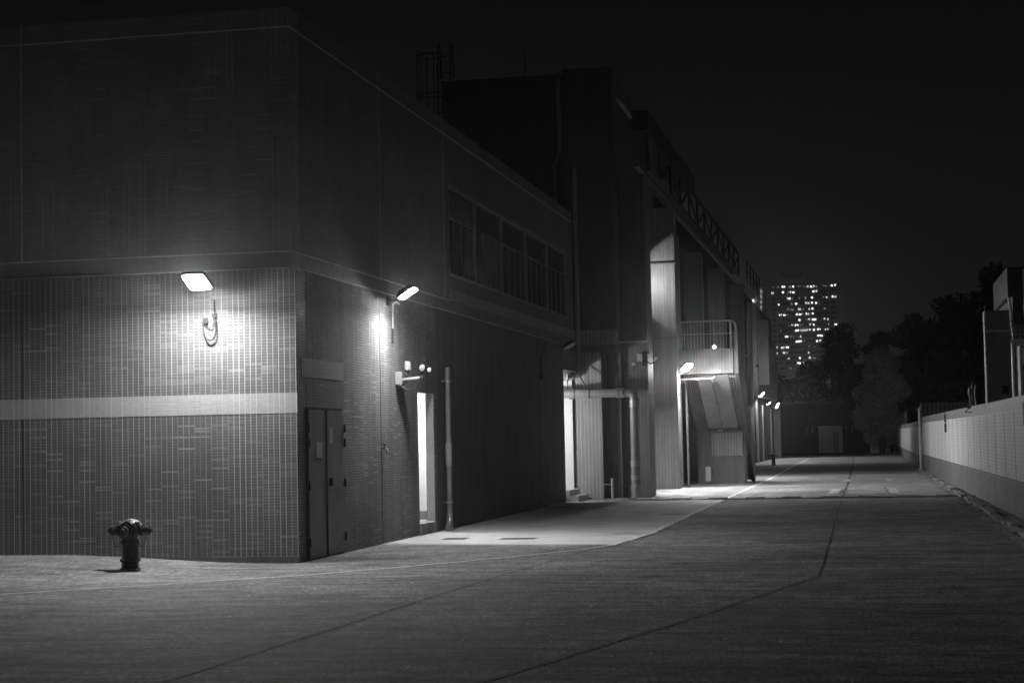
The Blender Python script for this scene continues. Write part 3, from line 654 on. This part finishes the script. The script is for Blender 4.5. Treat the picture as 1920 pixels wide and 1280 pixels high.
# ------------------------------------------------------------------ outside staircase
S = thing('staircase', 'concrete outside staircase with a railed landing and a pale sloping underside', 'staircase', (-5.2, 60, 0))
SX0, SX1 = -6.03, -4.22
B('landing', 'strip_dark', S, (-6.2, -4.38, 57.0, 58.4, 3.66, 4.46))
m = MB(); yb, zb, yt, zt = 61.2, 1.9, 57.35, 3.60
m.prism([(-5.60, yt, zt), (-5.60, yb, zb), (-5.60, yb, zb+.2), (-5.60, yt, zt+.2)], (1.02, 0, 0)); m.build('soffit', 'soffit', S)
for a, b in ((SX0, -5.60), (-4.58, SX1-.12)):
    m = MB(); yb2, zb2 = 61.2, 1.9
    m.prism([(a, yt, zt-.06), (a, yb2, zb2-.06), (a, yb2, zb2+.2), (a, yt, zt+.2)], (b-a, 0, 0)); m.build('ribbed_stringer', 'rib', S)
m = MB(); m.prism([(SX1-.12, 57.0, 5.05), (SX1-.12, 57.0, 3.66), (SX1-.12, 63.6, -.05), (SX1-.12, 63.9, -.05), (SX1-.12, 63.9, .9)], (.12, 0, 0)); m.build('parapet', 'strip_up', S)
m = MB()
for i in range(20):
    y = 58.4 + .27*i; z = 4.4 - .21*i
    B('step', 'kerb', S, (SX0, SX1-.13, y, y+.268, max(z-.34, 0), z))
B('base_wall', 'strip_dark', S, (SX0, SX1-.13, 61.25, 61.5, -.1, 1.86))
B('base_panel', 'strip', S, (-5.5, -4.45, 61.1, 61.24, .95, 1.75))
B('base_block', 'strip_dark', S, (-5.95, -5.5, 60.9, 61.24, -.1, .5), (-5.5, -4.4, 61.15, 61.24, -.1, .95))
B('base_panel', 'soffit', S, (-5.72, -5.55, 60.8, 60.89, .1, .6))
B('post', 'strip_dark', S, (-6.2, -6.1, 57.1, 57.3, -.1, 3.66), (-5.98, -5.92, 57.3, 57.4, -.1, 3.66))
m = MB()
m.tube([(-6.2, 57.06, 5.36), (-4.55, 57.06, 5.36)] + arc((-4.5, 57.06, 5.36), (-4.3, 57.06, 5.36), (-4.3, 57.3, 5.2), 6) + [(-4.28, 63.8, 1.25), (-4.28, 63.8, .6)], .028, 8)
m.tube([(-6.2, 57.06, 4.95), (-4.45, 57.06, 4.95)], .016, 6); m.build('handrail', 'pvc', S)
m = MB()
for i in range(17): MB().tube([(-6.15+.105*i, 57.06, 4.46), (-6.15+.105*i, 57.06, 5.35)], .010, 6).build('baluster', 'pipe', S)
for xx in (-6.02, -4.98, -4.43): MB().tube([(xx, 57.06, 4.46), (xx, 57.06, 5.36)], .024, 6).build('rail_post', 'pipe', S)
pipe_thing('drain_pipe', 'thin pipe running under the landing and down the pale underside of the stairs', 'pipe',
    [(-5.15, 57.45, 3.48), (-5.12, 59.0, 2.83), (-5.10, 60.9, 1.93), (-5.13, 60.95, 1.84), (-5.28, 60.95, 1.83)], .03, 'pvc', (-5.1, 60, 1.8),
    [('pipe', 'pvc', MB().tube([(-6.05, 56.9, 3.5), (-5.05, 56.9, 3.5), (-4.98, 56.92, 3.56)], .035, 8)), ('clip', 'galv', MB().box(-5.17, -5.06, 59.3, 59.36, 2.62, 2.74))])
t = thing('bulkhead_lamp', 'small round glowing lamp on the fascia under the landing rail', 'lamp', (-4.98, 57.0, 4.5))
M['bulb'] = emit('bulb_glow', 5.)
MB().lathe((-4.98, 56.99, 4.52), (0,-1,0), [(0, .06), (.03, .058), (.06, .04), (.07, 0)], 14).build('globe', 'bulb', t)
MB().lathe((-4.98, 57.0, 4.52), (0,-1,0), [(0, .075), (.015, .075), (.015, .061)], 14).build('base', 'dark', t)

# ------------------------------------------------------------------ boundary wall on the right
def pl(Y): return 2.65 - .0145*(Y-33)
BW = thing('boundary_wall', 'long tiled boundary wall with dark foot and coping along the right of the road', 'wall', (2.5, 50, 0))
def slab_y(y0, y1, z0, z1, off, th, fx):
    m = MB(); a, b = fx(y0), fx(y1)
    m.add([(a-off, y0, z0), (a+th, y0, z0), (b+th, y1, z0), (b-off, y1, z0), (a-off, y0, z1), (a+th, y0, z1), (b+th, y1, z1), (b-off, y1, z1)], [(0,3,2,1),(4,5,6,7),(0,1,5,4),(1,2,6,5),(2,3,7,6),(3,0,4,7)])
    return m
slab_y(5, 77, -.2, .70, .006, .25, pl).build('foot', 'wall_dado', BW)
slab_y(5, 77, .70, 2.02, 0, .25, pl).build('panel', 'wall_mid', BW)
slab_y(5, 77, 2.02, 2.27, .012, .27, pl).build('coping', 'wall_cope', BW)
pf = lambda Y: 1.98 - .0029*(Y-77)
BF = thing('boundary_wall', 'lower farther length of boundary wall beyond the white post, under the leafy tree', 'wall', (1.9, 110, 0))
slab_y(77.3, 160, -.2, .6, .006, .25, pf).build('foot', 'wall_dado', BF)
slab_y(77.3, 160, .6, 1.9, 0, .25, pf).build('panel', 'wall_mid', BF)
slab_y(77.3, 160, 1.9, 2.13, .01, .27, pf).build('coping', 'wall_cope', BF)
pipe_thing('post', 'thin white post at the joint of the two boundary walls', 'post', [(1.9, 76.9, 0), (1.9, 76.9, 2.55), (1.95, 77.0, 2.62)], .045, 'white', (1.9, 76.9, 0), [('clip', 'galv', MB().box(1.88, 2.0, 76.88, 76.92, 1.2, 1.24))])
# kerb and dirty gutter at the foot of the wall
m = MB(); r = random.Random(5); y = 24.
kx = lambda Y: 2.12 - .0078*(Y-40)
K = MB()
while y < 80:
    L = r.uniform(.6, 1.6); dz = r.uniform(-.04, .02); dx = r.uniform(-.045, .045)
    K.add([(kx(y)+dx, y, -.02), (kx(y)+.13+dx, y, -.02), (kx(y+L)+.13+dx, y+L-.03, -.02), (kx(y+L)+dx, y+L-.03, -.02),
           (kx(y)+dx, y, .06+dz), (kx(y)+.13+dx, y, .075+dz), (kx(y+L)+.13+dx, y+L-.03, .075+dz), (kx(y+L)+dx, y+L-.03, .06+dz)], [(0,3,2,1),(4,5,6,7),(0,1,5,4),(1,2,6,5),(2,3,7,6),(3,0,4,7)]); y += L
tag(K.build('kerb', 'kerb'), kind='structure')
G = MB(); y = 24.
while y < 80:
    for k_ in range(6):
        c = Vector((kx(y) + r.uniform(-.28, .42), y + r.uniform(0, .6), .01)); s_ = r.uniform(.015, .05)
        pts = [c + Vector((s_*r.uniform(.5, 1.6)*cos(q), s_*1.5*r.uniform(.5, 1.6)*sin(q), 0)) for q in [i*pi/3 for i in range(6)]]
        top = c + Vector((0, 0, s_*r.uniform(.3, .9))); G.add(pts + [top], [(i, (i+1) % 6, 6) for i in range(6)])
    y += .45
tag(G.build('gutter_debris', 'kerb'), 'scattered grit and dead leaves along the foot of the boundary wall', 'debris', kind='stuff')
sheet('gutter', 'kerb', [(kx(24)-.25, 24), (pl(24), 24), (pl(76), 76), (kx(76)-.2, 76)], .008)
# things on top of the wall
t = thing('floodlight', 'small unlit square floodlight standing on the boundary wall coping', 'floodlight', (2.55, 36.1, 2.27))
MB().obox((2.56, 36.1, 2.44), (1,0,0), (0,1,.2), (0,-.2,1), .065, .025, .09).build('housing', 'black', t, bevel=.004)
MB().obox((2.56, 36.073, 2.437), (1,0,0), (0,1,.2), (0,-.2,1), .045, .002, .065).build('lens', 'glass', t)
MB().box(2.49, 2.63, 36.08, 36.12, 2.268, 2.285).box(2.55, 2.57, 36.09, 36.11, 2.285, 2.37).build('bracket', 'notice', t)
t = thing('fence_post', 'twin dark and pale bracket posts sticking up from the middle of the boundary wall', 'post', (2.5, 46, 2.2))
MB().tube([(2.47, 46, 2.05), (2.47, 46, 2.86)], .022, 8).build('post', 'black', t)
MB().tube([(2.40, 46.1, 2.2), (2.41, 46.1, 2.5), (2.38, 46.1, 2.62), (2.40, 46.1, 2.74)], [.024, .02, .03, .02], 8).build('stem', 'pvc', t)
MB().tube([(2.56, 46.2, 2.2), (2.53, 46.2, 2.6), (2.56, 46.2, 2.82)], .014, 6).build('wire', 'galv', t)
MB().tube([(2.27, 45.9, 2.12), (2.40, 46, 2.28)], .014, 6).tube([(2.27, 45.9, 2.12), (2.46, 46, 2.12)], .012, 6).build('strut', 'dark', t)
t = thing('conduit', 'short dark conduit hanging down the upper part of the boundary wall', 'conduit', (2.28, 58.3, 2.1))
MB().tube([(pl(58.3)-.03, 58.3, 2.2), (pl(58.3)-.03, 58.3, 1.62)], .035, 8).build('pipe', 'black', t)
MB().box(pl(58.3)-.06, pl(58.3), 58.25, 58.35, 1.9, 1.95).build('clip', 'galv', t)
t = thing('conduit', 'short pale conduit on the boundary wall coping near the right edge', 'conduit', (2.5, 32.8, 2.0))
MB().tube([(pl(32.8)-.02, 32.8, 2.15), (pl(32.8)-.02, 32.8, 1.72)], .016, 8).build('pipe', 'pvc', t)
MB().box(pl(32.8)-.04, pl(32.8), 32.77, 32.83, 1.9, 1.93).build('clip', 'galv', t)
# shed and posts behind the wall
t = thing('shed', 'low dark shed roof with thin railings showing over the boundary wall', 'shed', (3.3, 90, 0))
B('wall', 'grey_panel', t, (2.2, 4.6, 89, 91, 0, 2.75)); m = MB(); m.prism([(2.1, 88.6, 2.75), (4.8, 88.6, 2.75), (4.5, 88.6, 3.05), (2.4, 88.6, 3.05)], (0, 3, 0)); m.build('roof', 'grey_panel', t)
m = MB()
for i in range(12): m.tube([(2.2+.2*i, 88.5, 2.2), (2.2+.2*i, 88.5, 3.0 + (.2 if i % 4 == 0 else 0))], .02, 6)
m.build('railing', 'dark', t)
pipe_thing('post', 'thin dark post behind the start of the farther boundary wall', 'post', [(2.26, 88, 0), (2.26, 88, 3.1)], .035, 'pipe', (1.95, 88, 0), [('cap', 'dark', MB().box(2.21, 2.31, 87.95, 88.05, 3.1, 3.13))])
pipe_thing('post', 'short thin post above the farther boundary wall near the leafy tree', 'post', [(2.1, 120, 0), (2.1, 120, 3.0)], .03, 'pvc', (2.1, 120, 0), [('cap', 'dark', MB().box(2.05, 2.15, 119.95, 120.05, 3.0, 3.03))])
# tall grey panel and the building at right edge
t = thing('grey_tower', 'plain tall grey clad stack behind the boundary wall near the right edge', 'tower', (3.1, 46.6, 0))
B('cladding', 'grey_panel', t, (2.84, 3.46, 46.2, 46.9, 0, 4.69), bevel=.01)
B('seam', 'line_dim', t, (2.835, 3.465, 46.18, 46.2, 4.13, 4.20), (2.835, 2.86, 46.18, 46.2, 1.5, 4.13), (2.835, 2.86, 46.18, 46.2, 4.2, 4.83), (3.44, 3.46, 46.18, 46.2, 4.2, 4.86))
B('rivet', 'white', t, (3.16, 3.18, 46.185, 46.2, 3.28, 3.30))
RB = thing('site_office', 'part of a small building with balcony at the right edge above the boundary wall', 'building', (4.2, 46, 0))
B('upper_storey', 'dark', RB, (3.45, 7, 45, 50, 4.1, 4.85)); B('roof_box', 'dark', RB, (3.33, 7, 44.8, 50, 4.78, 5.5))
B('lower_wall', 'grey_panel', RB, (3.62, 7, 45.5, 50, 0, 3.6)); B('balcony_slab', 'line', RB, (3.30, 7, 44.6, 46, 3.62, 3.72))
MB().tube([(3.42, 44.7, 3.7), (3.38, 44.7, 4.5), (3.33, 44.7, 4.75)], .03, 8).build('curved_brace', 'pvc', RB)
MB().tube([(3.42, 44.7, 0), (3.42, 44.7, 3.62)], .07, 10).build('column', 'pvc', RB)
m = MB()
for i in range(14): m.tube([(3.36+.07*i, 44.65, 3.72), (3.36+.07*i, 44.65, 4.15)], .009, 6)
m.tube([(3.34, 44.65, 4.16), (5, 44.65, 4.16)], .014, 6); m.build('balcony_rail', 'dark', RB)
MB().tube([(3.72, 44.8, 4.15), (3.72, 44.8, 5.45)], .03, 8).build('drainpipe', 'pvc', RB)
m = MB()
for i in range(6): m.box(3.62+.06*i, 3.64+.06*i, 44.55, 44.6, 3.1, 3.5)
m.box(3.6, 4.2, 44.58, 44.62, 3.1, 3.5); m.build('shutter', 'line_dim', RB)
m = MB(); m.prism([(3.56, 44.3, 2.98), (4.4, 44.3, 2.98), (4.4, 44.5, 3.12), (3.66, 44.5, 3.12)], (0, .3, 0)); m.build('awning', 'black', RB)
MB().tube([(3.75, 44.4, 2.2), (3.75, 44.4, 2.98)], .025, 8).build('awning_post', 'pvc', RB)
RB.scale = (1.1, 1.1, 1.1); RB.location = (4.62, 50.6, 0)   # true size of the office: a storey of 3.6 x 1.1 m


# ------------------------------------------------------------------ end of the road
E_ = thing('end_building', 'long low black building closing the far end of the road', 'building', (-4, 146.5, 0))
B('wall', 'unlit_black', E_, (-14, -.36, 146, 147, -.1, 4.1)); B('roof', 'dark', E_, (-14, -.3, 145.8, 149, 4.1, 4.2))
B('doorway', 'pvc', E_, (-4.38, -2.6, 145.9, 145.99, .12, 2.22))
B('door_frame', 'line_dim', E_, (-4.44, -4.38, 145.86, 145.99, .1, 2.28), (-2.6, -2.54, 145.86, 145.99, .1, 2.28), (-4.38, -2.6, 145.86, 145.99, 2.22, 2.28))
B('wicket_door', 'strip_dark', E_, (-3.3, -2.85, 145.86, 145.9, .12, 1.8))
B('bollard_rail', 'line_dim', E_, *[(a, a+.04, 145.9, 145.99, 1.7, 2.3) for a in (-5.4, -4.95, -2.2, -1.75)])
t = thing('gate_pillar_wall', 'short white wall with a dark skirting under the leafy tree at the end of the road', 'wall', (.5, 146, 0))
B('wall', 'white', t, (-.34, 1.3, 146.1, 146.4, 0, 3.0)); B('skirting', 'grey_panel', t, (-.25, .9, 146.04, 146.1, .28, .68)); B('kerb', 'line', t, (-.34, .9, 146.0, 146.1, 0, .26))
B('pillar', 'white', t, (.98, 1.16, 145.8, 146.1, 0, 2.0))
hydrant_far = None

# ------------------------------------------------------------------ trees
def leafmesh(name, blobs, n, size, mat, seed):
    r = random.Random(seed); vs = []; fs = []
    tot = sum(b[3]**2 for b in blobs)
    for (bx, by, bz, br) in blobs:
        for _ in range(int(n*br*br/tot)):
            while True:
                d = Vector((r.uniform(-1, 1), r.uniform(-1, 1), r.uniform(-1, 1)))
                if .25 < d.length < 1: break
            d = d * (.75 + .35*r.random()); 
            if d.z < -.55 and r.random() < .5: continue
            c = Vector((bx, by, bz)) + Vector((d.x*br, d.y*br, d.z*br*.85)); a = Vector((r.gauss(0,1), r.gauss(0,1), r.gauss(0,.7))).normalized()
            b_ = a.cross(Vector((r.gauss(0,1), r.gauss(0,1), r.gauss(0,1)))).normalized(); s_ = size*r.uniform(.5, 1.3); k0 = len(vs)
            vs += [c - a*s_, c + b_*s_*.45, c + a*s_, c - b_*s_*.45]; fs.append((k0, k0+1, k0+2, k0+3))
    me = bpy.data.meshes.new(name); me.from_pydata([tuple(v) for v in vs], [], fs); me.materials.append(M[mat]); return me
def tree(loc, H, R_, label, n, size, mat, seed, nb=16, low=.3, group='dark trees on the slope behind the road', bs=(.26, .48)):
    r = random.Random(seed); t = thing('tree', label, 'tree', loc, group)
    blobs = []
    for i in range(nb):
        f = i/(nb-1); z = H*(low + (1-low)*.93*f); sp = R_*(.95*sqrt(max(.05, 1-(abs(f-.4)/.62)**2))); a = r.uniform(0, 2*pi); q = r.uniform(.2, .8)*sp
        blobs.append((q*cos(a), q*sin(a), z - H*.04, R_*r.uniform(*bs)))
    me = leafmesh('crown', blobs, n, size, mat, seed); c = link(bpy.data.objects.new('crown', me)); c.parent = t
    m = MB(); L = Vector(loc)
    m.tube([L, L+Vector((.02*H, 0, H*.3)), L+Vector((-.02*H, .01*H, H*.6)), L+Vector((0, 0, H*.85))], [.028*H, .022*H, .014*H, .005*H], 8)
    for b_ in blobs[::2]: 
        z0 = max(H*.2, b_[2]*.7); m.tube([L+Vector((0, 0, z0)), L+Vector((b_[0]*.5, b_[1]*.5, (z0+b_[2])/2)), L+Vector((b_[0], b_[1], b_[2]))], [.012*H, .008*H, .003*H], 6)
    m.build('trunk', 'bark', t); return t
tree((.55, 139.5, 0), 8.3, 2.05, 'leafy tree catching lamplight where the boundary wall meets the end of the road', 26000, .15, 'leaf', 3, 30, .17, None, (.34, .55))
tree((4.6, 150, 0), 10.5, 3.6, 'dim rounded tree right behind the farther boundary wall', 9000, .26, 'leaf_dark', 5, 18, .2)
for i, (x, Y, H, R_, lab) in enumerate([
    (-13.5, 235, 9.2, 5, 'low black tree below the lit tower beside the last fin'),
    (-8.5, 230, 10.2, 5, 'squat black tree standing against the lower floors of the tower'),
    (-4.6, 220, 15.0, 5, 'round black tree rising right of the lit tower'),
    (1.2, 215, 14.2, 5, 'black tree between the round tree and the slope'),
    (5.0, 210, 16.0, 4.6, 'broad black tree at the foot of the slope'),
    (9.2, 205, 17.4, 5, 'taller black tree half way up the slope'),
    (12.4, 190, 19.5, 5.5, 'tallest black tree left of the grey stack'),
    (16.5, 190, 18.5, 5, 'black tree behind the grey stack'),
    (9.0, 165, 11.0, 4.5, 'lower dark tree in front of the slope above the boundary wall'),
    (13.5, 160, 11.0, 4.6, 'lower dark tree just left of the grey stack')]):
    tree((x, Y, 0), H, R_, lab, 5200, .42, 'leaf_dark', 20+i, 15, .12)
# palm
P0 = Vector((-3.2, 214, 0)); t = thing('palm_tree', 'palm with drooping fronds peeping over the round black tree by the tower', 'palm', P0)
MB().tube([P0, P0+Vector((.3, 0, 14.3))], [.25, .14], 8).build('trunk', 'bark', t)
m = MB(); r = random.Random(4)
for k_ in range(15):
    a = 2*pi*k_/15 + r.uniform(-.2, .2); L = r.uniform(1.8, 2.6); d = Vector((cos(a), sin(a), 0)); top = P0+Vector((.3, 0, 14.3)); pr = top; up = r.uniform(.3, 1.2)
    for j in range(1, 7):
        f = j/6; p = top + d*L*f + Vector((0, 0, up*f*2 - 2.4*f*f)); s_ = Vector((-d.y, d.x, 0))*.22*(1.15-f)
        m.add([pr-s_, pr+s_, p+s_*.8, p-s_*.8], [(0,1,2,3)]); pr = p
m.build('frond', 'leaf_dark', t)
m = MB(); vs = [(x, 260, 0) for x in ()]
prof = [(-40, 3), (-20, 4), (-5, 6), (3, 9), (12, 14), (22, 17), (40, 16), (80, 10)]
m.prism([(x, 262, z) for x, z in prof] + [(80, 262, -1), (-40, 262, -1)], (0, 60, 0)); tag(m.build('hill', 'leaf_dark'), kind='structure')

# ------------------------------------------------------------------ added thin haze, stands in for lens bloom round the lamps
hz = MB().box(-170, 170, -25, 1010, -3, 130).build('haze', 'roof', loc=(0, 400, -3))
mt = bpy.data.materials.new('bloom_haze'); mt.use_nodes = True; t_ = mt.node_tree; t_.nodes.clear()
o_ = t_.nodes.new('ShaderNodeOutputMaterial'); v_ = t_.nodes.new('ShaderNodeVolumePrincipled')
v_.inputs['Density'].default_value = .0007; v_.inputs['Color'].default_value = (.95, .95, .95, 1); v_.inputs['Anisotropy'].default_value = .92
t_.links.new(v_.outputs[0], o_.inputs['Volume']); hz.data.materials.clear(); hz.data.materials.append(mt)
tag(hz, 'thin added haze over the whole yard, standing in for lens bloom round the lamps', 'haze', kind='stuff'); sc.cycles.volume_bounces = 0

# ------------------------------------------------------------------ far tower blocks (about 930 m off)
D = 930.; F_ = 3300.
A_ = co.matrix_world.to_3x3()
def at(px_, py_, Y=D):
    d = A_ @ Vector(((px_-960)/F_, -(py_-640)/F_, -1)); k = Y/d.y; return d.x*k, 1.65 + d.z*k
def rect(px0, px1, py0, py1, Y=D):
    x0, z1 = at(px0, py0, Y); x1, z0 = at(px1, py1, Y); return x0, x1, z0, z1
HR = thing('apartment_tower', 'distant apartment tower with many small lit windows above the black trees', 'building', (at(1500, 700)[0], D+10, 0))
x0, x1, _, zt = rect(1436, 1571, 527, 700)
B('wall', 'tower', HR, (x0, x1, D, D+22, 0, zt)); 
B('side_wing', 'tower', HR, (at(1432, 700)[0], x0-.05, D+3, D+20, 0, zt-1.5))
a, b, c, d = rect(1434, 1574, 522, 527); B('roof_slab', 'tower_pale', HR, (a, b, D-.8, D+22, zt+.01, zt+1.2))
a, b, c, d = rect(1463, 1506, 511, 522); B('plant_room', 'tower', HR, (a, b, D+4, D+14, zt+1.2, zt+4.4))
B('pilaster', 'tower_pale', HR, (x0, x0+2.6, D-.3, D-.01, 0, zt-1), (at(1557, 700)[0], at(1561, 700)[0], D-.3, D-.01, 0, zt-1), (at(1459, 700)[0], at(1461, 700)[0], D-.3, D-.01, 0, zt-1))
X0 = lambda cx: at(1390+cx/5.82, 600)[0]
Z0 = lambda cy: at(1500, 500+cy/5.82)[1]
rows = {
 215: [(355,10,1),(405,12,2),(420,8,2),(470,40,3),(540,18,1),(575,20,3),(630,10,1),(650,10,2),(700,12,2),(735,22,2),(770,18,3),(800,16,2),(828,14,1),(910,10,1),(935,14,1),(1000,26,3),(1035,16,3)],
 275: [(350,28,2),(463,22,3),(520,14,1),(545,16,2),(577,22,3),(796,22,3),(828,20,2)],
 340: [(510,16,2),(532,20,3),(560,12,1),(640,10,1),(708,20,1),(778,22,3),(903,14,1),(938,20,2),(1004,20,3),(1035,20,2)],
 400: [(413,12,3),(558,12,1),(603,24,3),(710,16,2),(738,20,2),(778,20,3),(820,18,3),(842,8,2)],
 460: [(513,16,1),(545,12,1),(565,14,1),(638,34,2),(680,16,1),(745,16,2),(780,18,3),(915,26,1)],
 515: [(418,12,3),(438,12,2),(472,28,3),(510,10,1),(607,18,3),(640,26,3),(662,12,2),(712,14,3),(735,14,2),(762,8,1),(782,16,3)],
 575: [(433,8,2),(633,20,3),(655,8,2),(710,10,1),(740,22,2),(782,20,3),(807,20,3),(908,16,2),(945,14,2),(962,8,3)],
 635: [(520,12,1),(553,18,2),(590,16,3),(614,14,3),(645,10,1),(668,10,1),(750,18,2),(789,16,3),(955,14,2),(1030,34,3)],
 690: [(428,12,1),(595,20,3),(618,16,3),(648,12,2),(668,14,2),(690,18,2),(716,18,2),(745,10,3),(789,22,3),(835,20,3),(858,16,2),(915,18,2),(940,16,2),(963,14,3)],
 755: [(490,36,3),(538,14,1),(568,10,1),(642,14,2),(835,22,3),(868,34,3)],
 810: [(597,18,3),(620,16,3),(643,18,3),(686,12,1),(818,18,3),(850,22,2),(875,16,2)],
 875: [(383,20,2),(432,14,3),(455,14,2),(495,36,3),(733,10,1),(795,8,1)],
 935: [(386,16,3),(455,24,2),(490,22,1),(725,10,3)],
 995: [(390,18,1),(505,22,2),(627,18,3),(735,22,2),(785,30,1)],
 1045: [(455,10,1),(607,18,3),(628,14,3),(663,22,3),(705,10,1)],
 1105: [(388,8,2),(520,34,1),(568,12,1),(608,20,3),(632,14,3),(705,20,2)],
}
allw = []
for cy, L in rows.items():
    for cx, wd, s_ in L: allw.append((cx, cy + rnd.uniform(-3, 6), wd, 20 if s_ == 3 else rnd.choice([16, 20, 24]), s_))
allw.sort(key=lambda q: -q[2]*q[3]*q[4])
def winbox(m, cx, cy, wd, hh): m.box(X0(cx-wd/2), X0(cx+wd/2), D-.12, D-.02, Z0(cy+hh/2), Z0(cy-hh/2))
rest = MB()
for i, (cx, cy, wd, hh, s_) in enumerate(allw):
    if i < 96:
        m = MB(); 
        if wd > 24:
            winbox(m, cx-wd*.27, cy, wd*.42, hh); winbox(m, cx+wd*.25, cy+1, wd*.36, hh*.9)
        else: winbox(m, cx, cy, wd, hh)
        m.build('window', ['', 'win_lo', 'win_mid', 'win_hi'][s_], HR)
    else: winbox(rest, cx, cy, wd*.8, hh)
o = rest.build('small_window', 'win_lo', HR); o['kind'] = 'stuff'
m = MB()
for cy in list(rows) : 
    m.box(X0(340), X0(1050), D-.05, D-.01, Z0(cy+24), Z0(cy+19))
m.build('floor_line', 'tower_pale', HR)
gm = MB()
for cy in list(rows): gm.box(X0(348), X0(880), D-.015, D-.005, Z0(cy+14), Z0(cy-14)); gm.box(X0(895), X0(1046), D-.015, D-.005, Z0(cy+14), Z0(cy-14))
gm.build('window_band', 'tower_glass', HR)
H2 = thing('apartment_tower', 'second pale tower block with one lit column of windows, half hidden by the roofline', 'building', (at(1420, 700)[0], 800, 0))
D2 = 800.
a, b, c, d = rect(1413, 1431, 536, 700, D2); B('wall', 'tower_pale', H2, (a, b, D2, D2+20, 0, d)); B('roof_slab', 'tower', H2, (a, b, D2-.3, D2+20, d, d+1))
a2, b2, c2, d2 = rect(1392, 1412.8, 552, 700, D2); B('wing', 'tower', H2, (a2, b2, D2+2, D2+20, 0, d2))
for cy in (268, 325, 385, 443, 500, 560):
    a, b, c, d = rect(1425.3, 1429.3, 500+cy/5.82-3.2, 500+cy/5.82+3.2, D2)
    o = B('window', 'win_lo', H2, (a, b, D2-.12, D2-.02, c, d))
a, b, c, d = rect(1410.5, 1414, 561.5, 566.5, D2-1); B('roof_lamp', 'win_hi', H2, (a, b, D2-1, D2-.9, c, d))
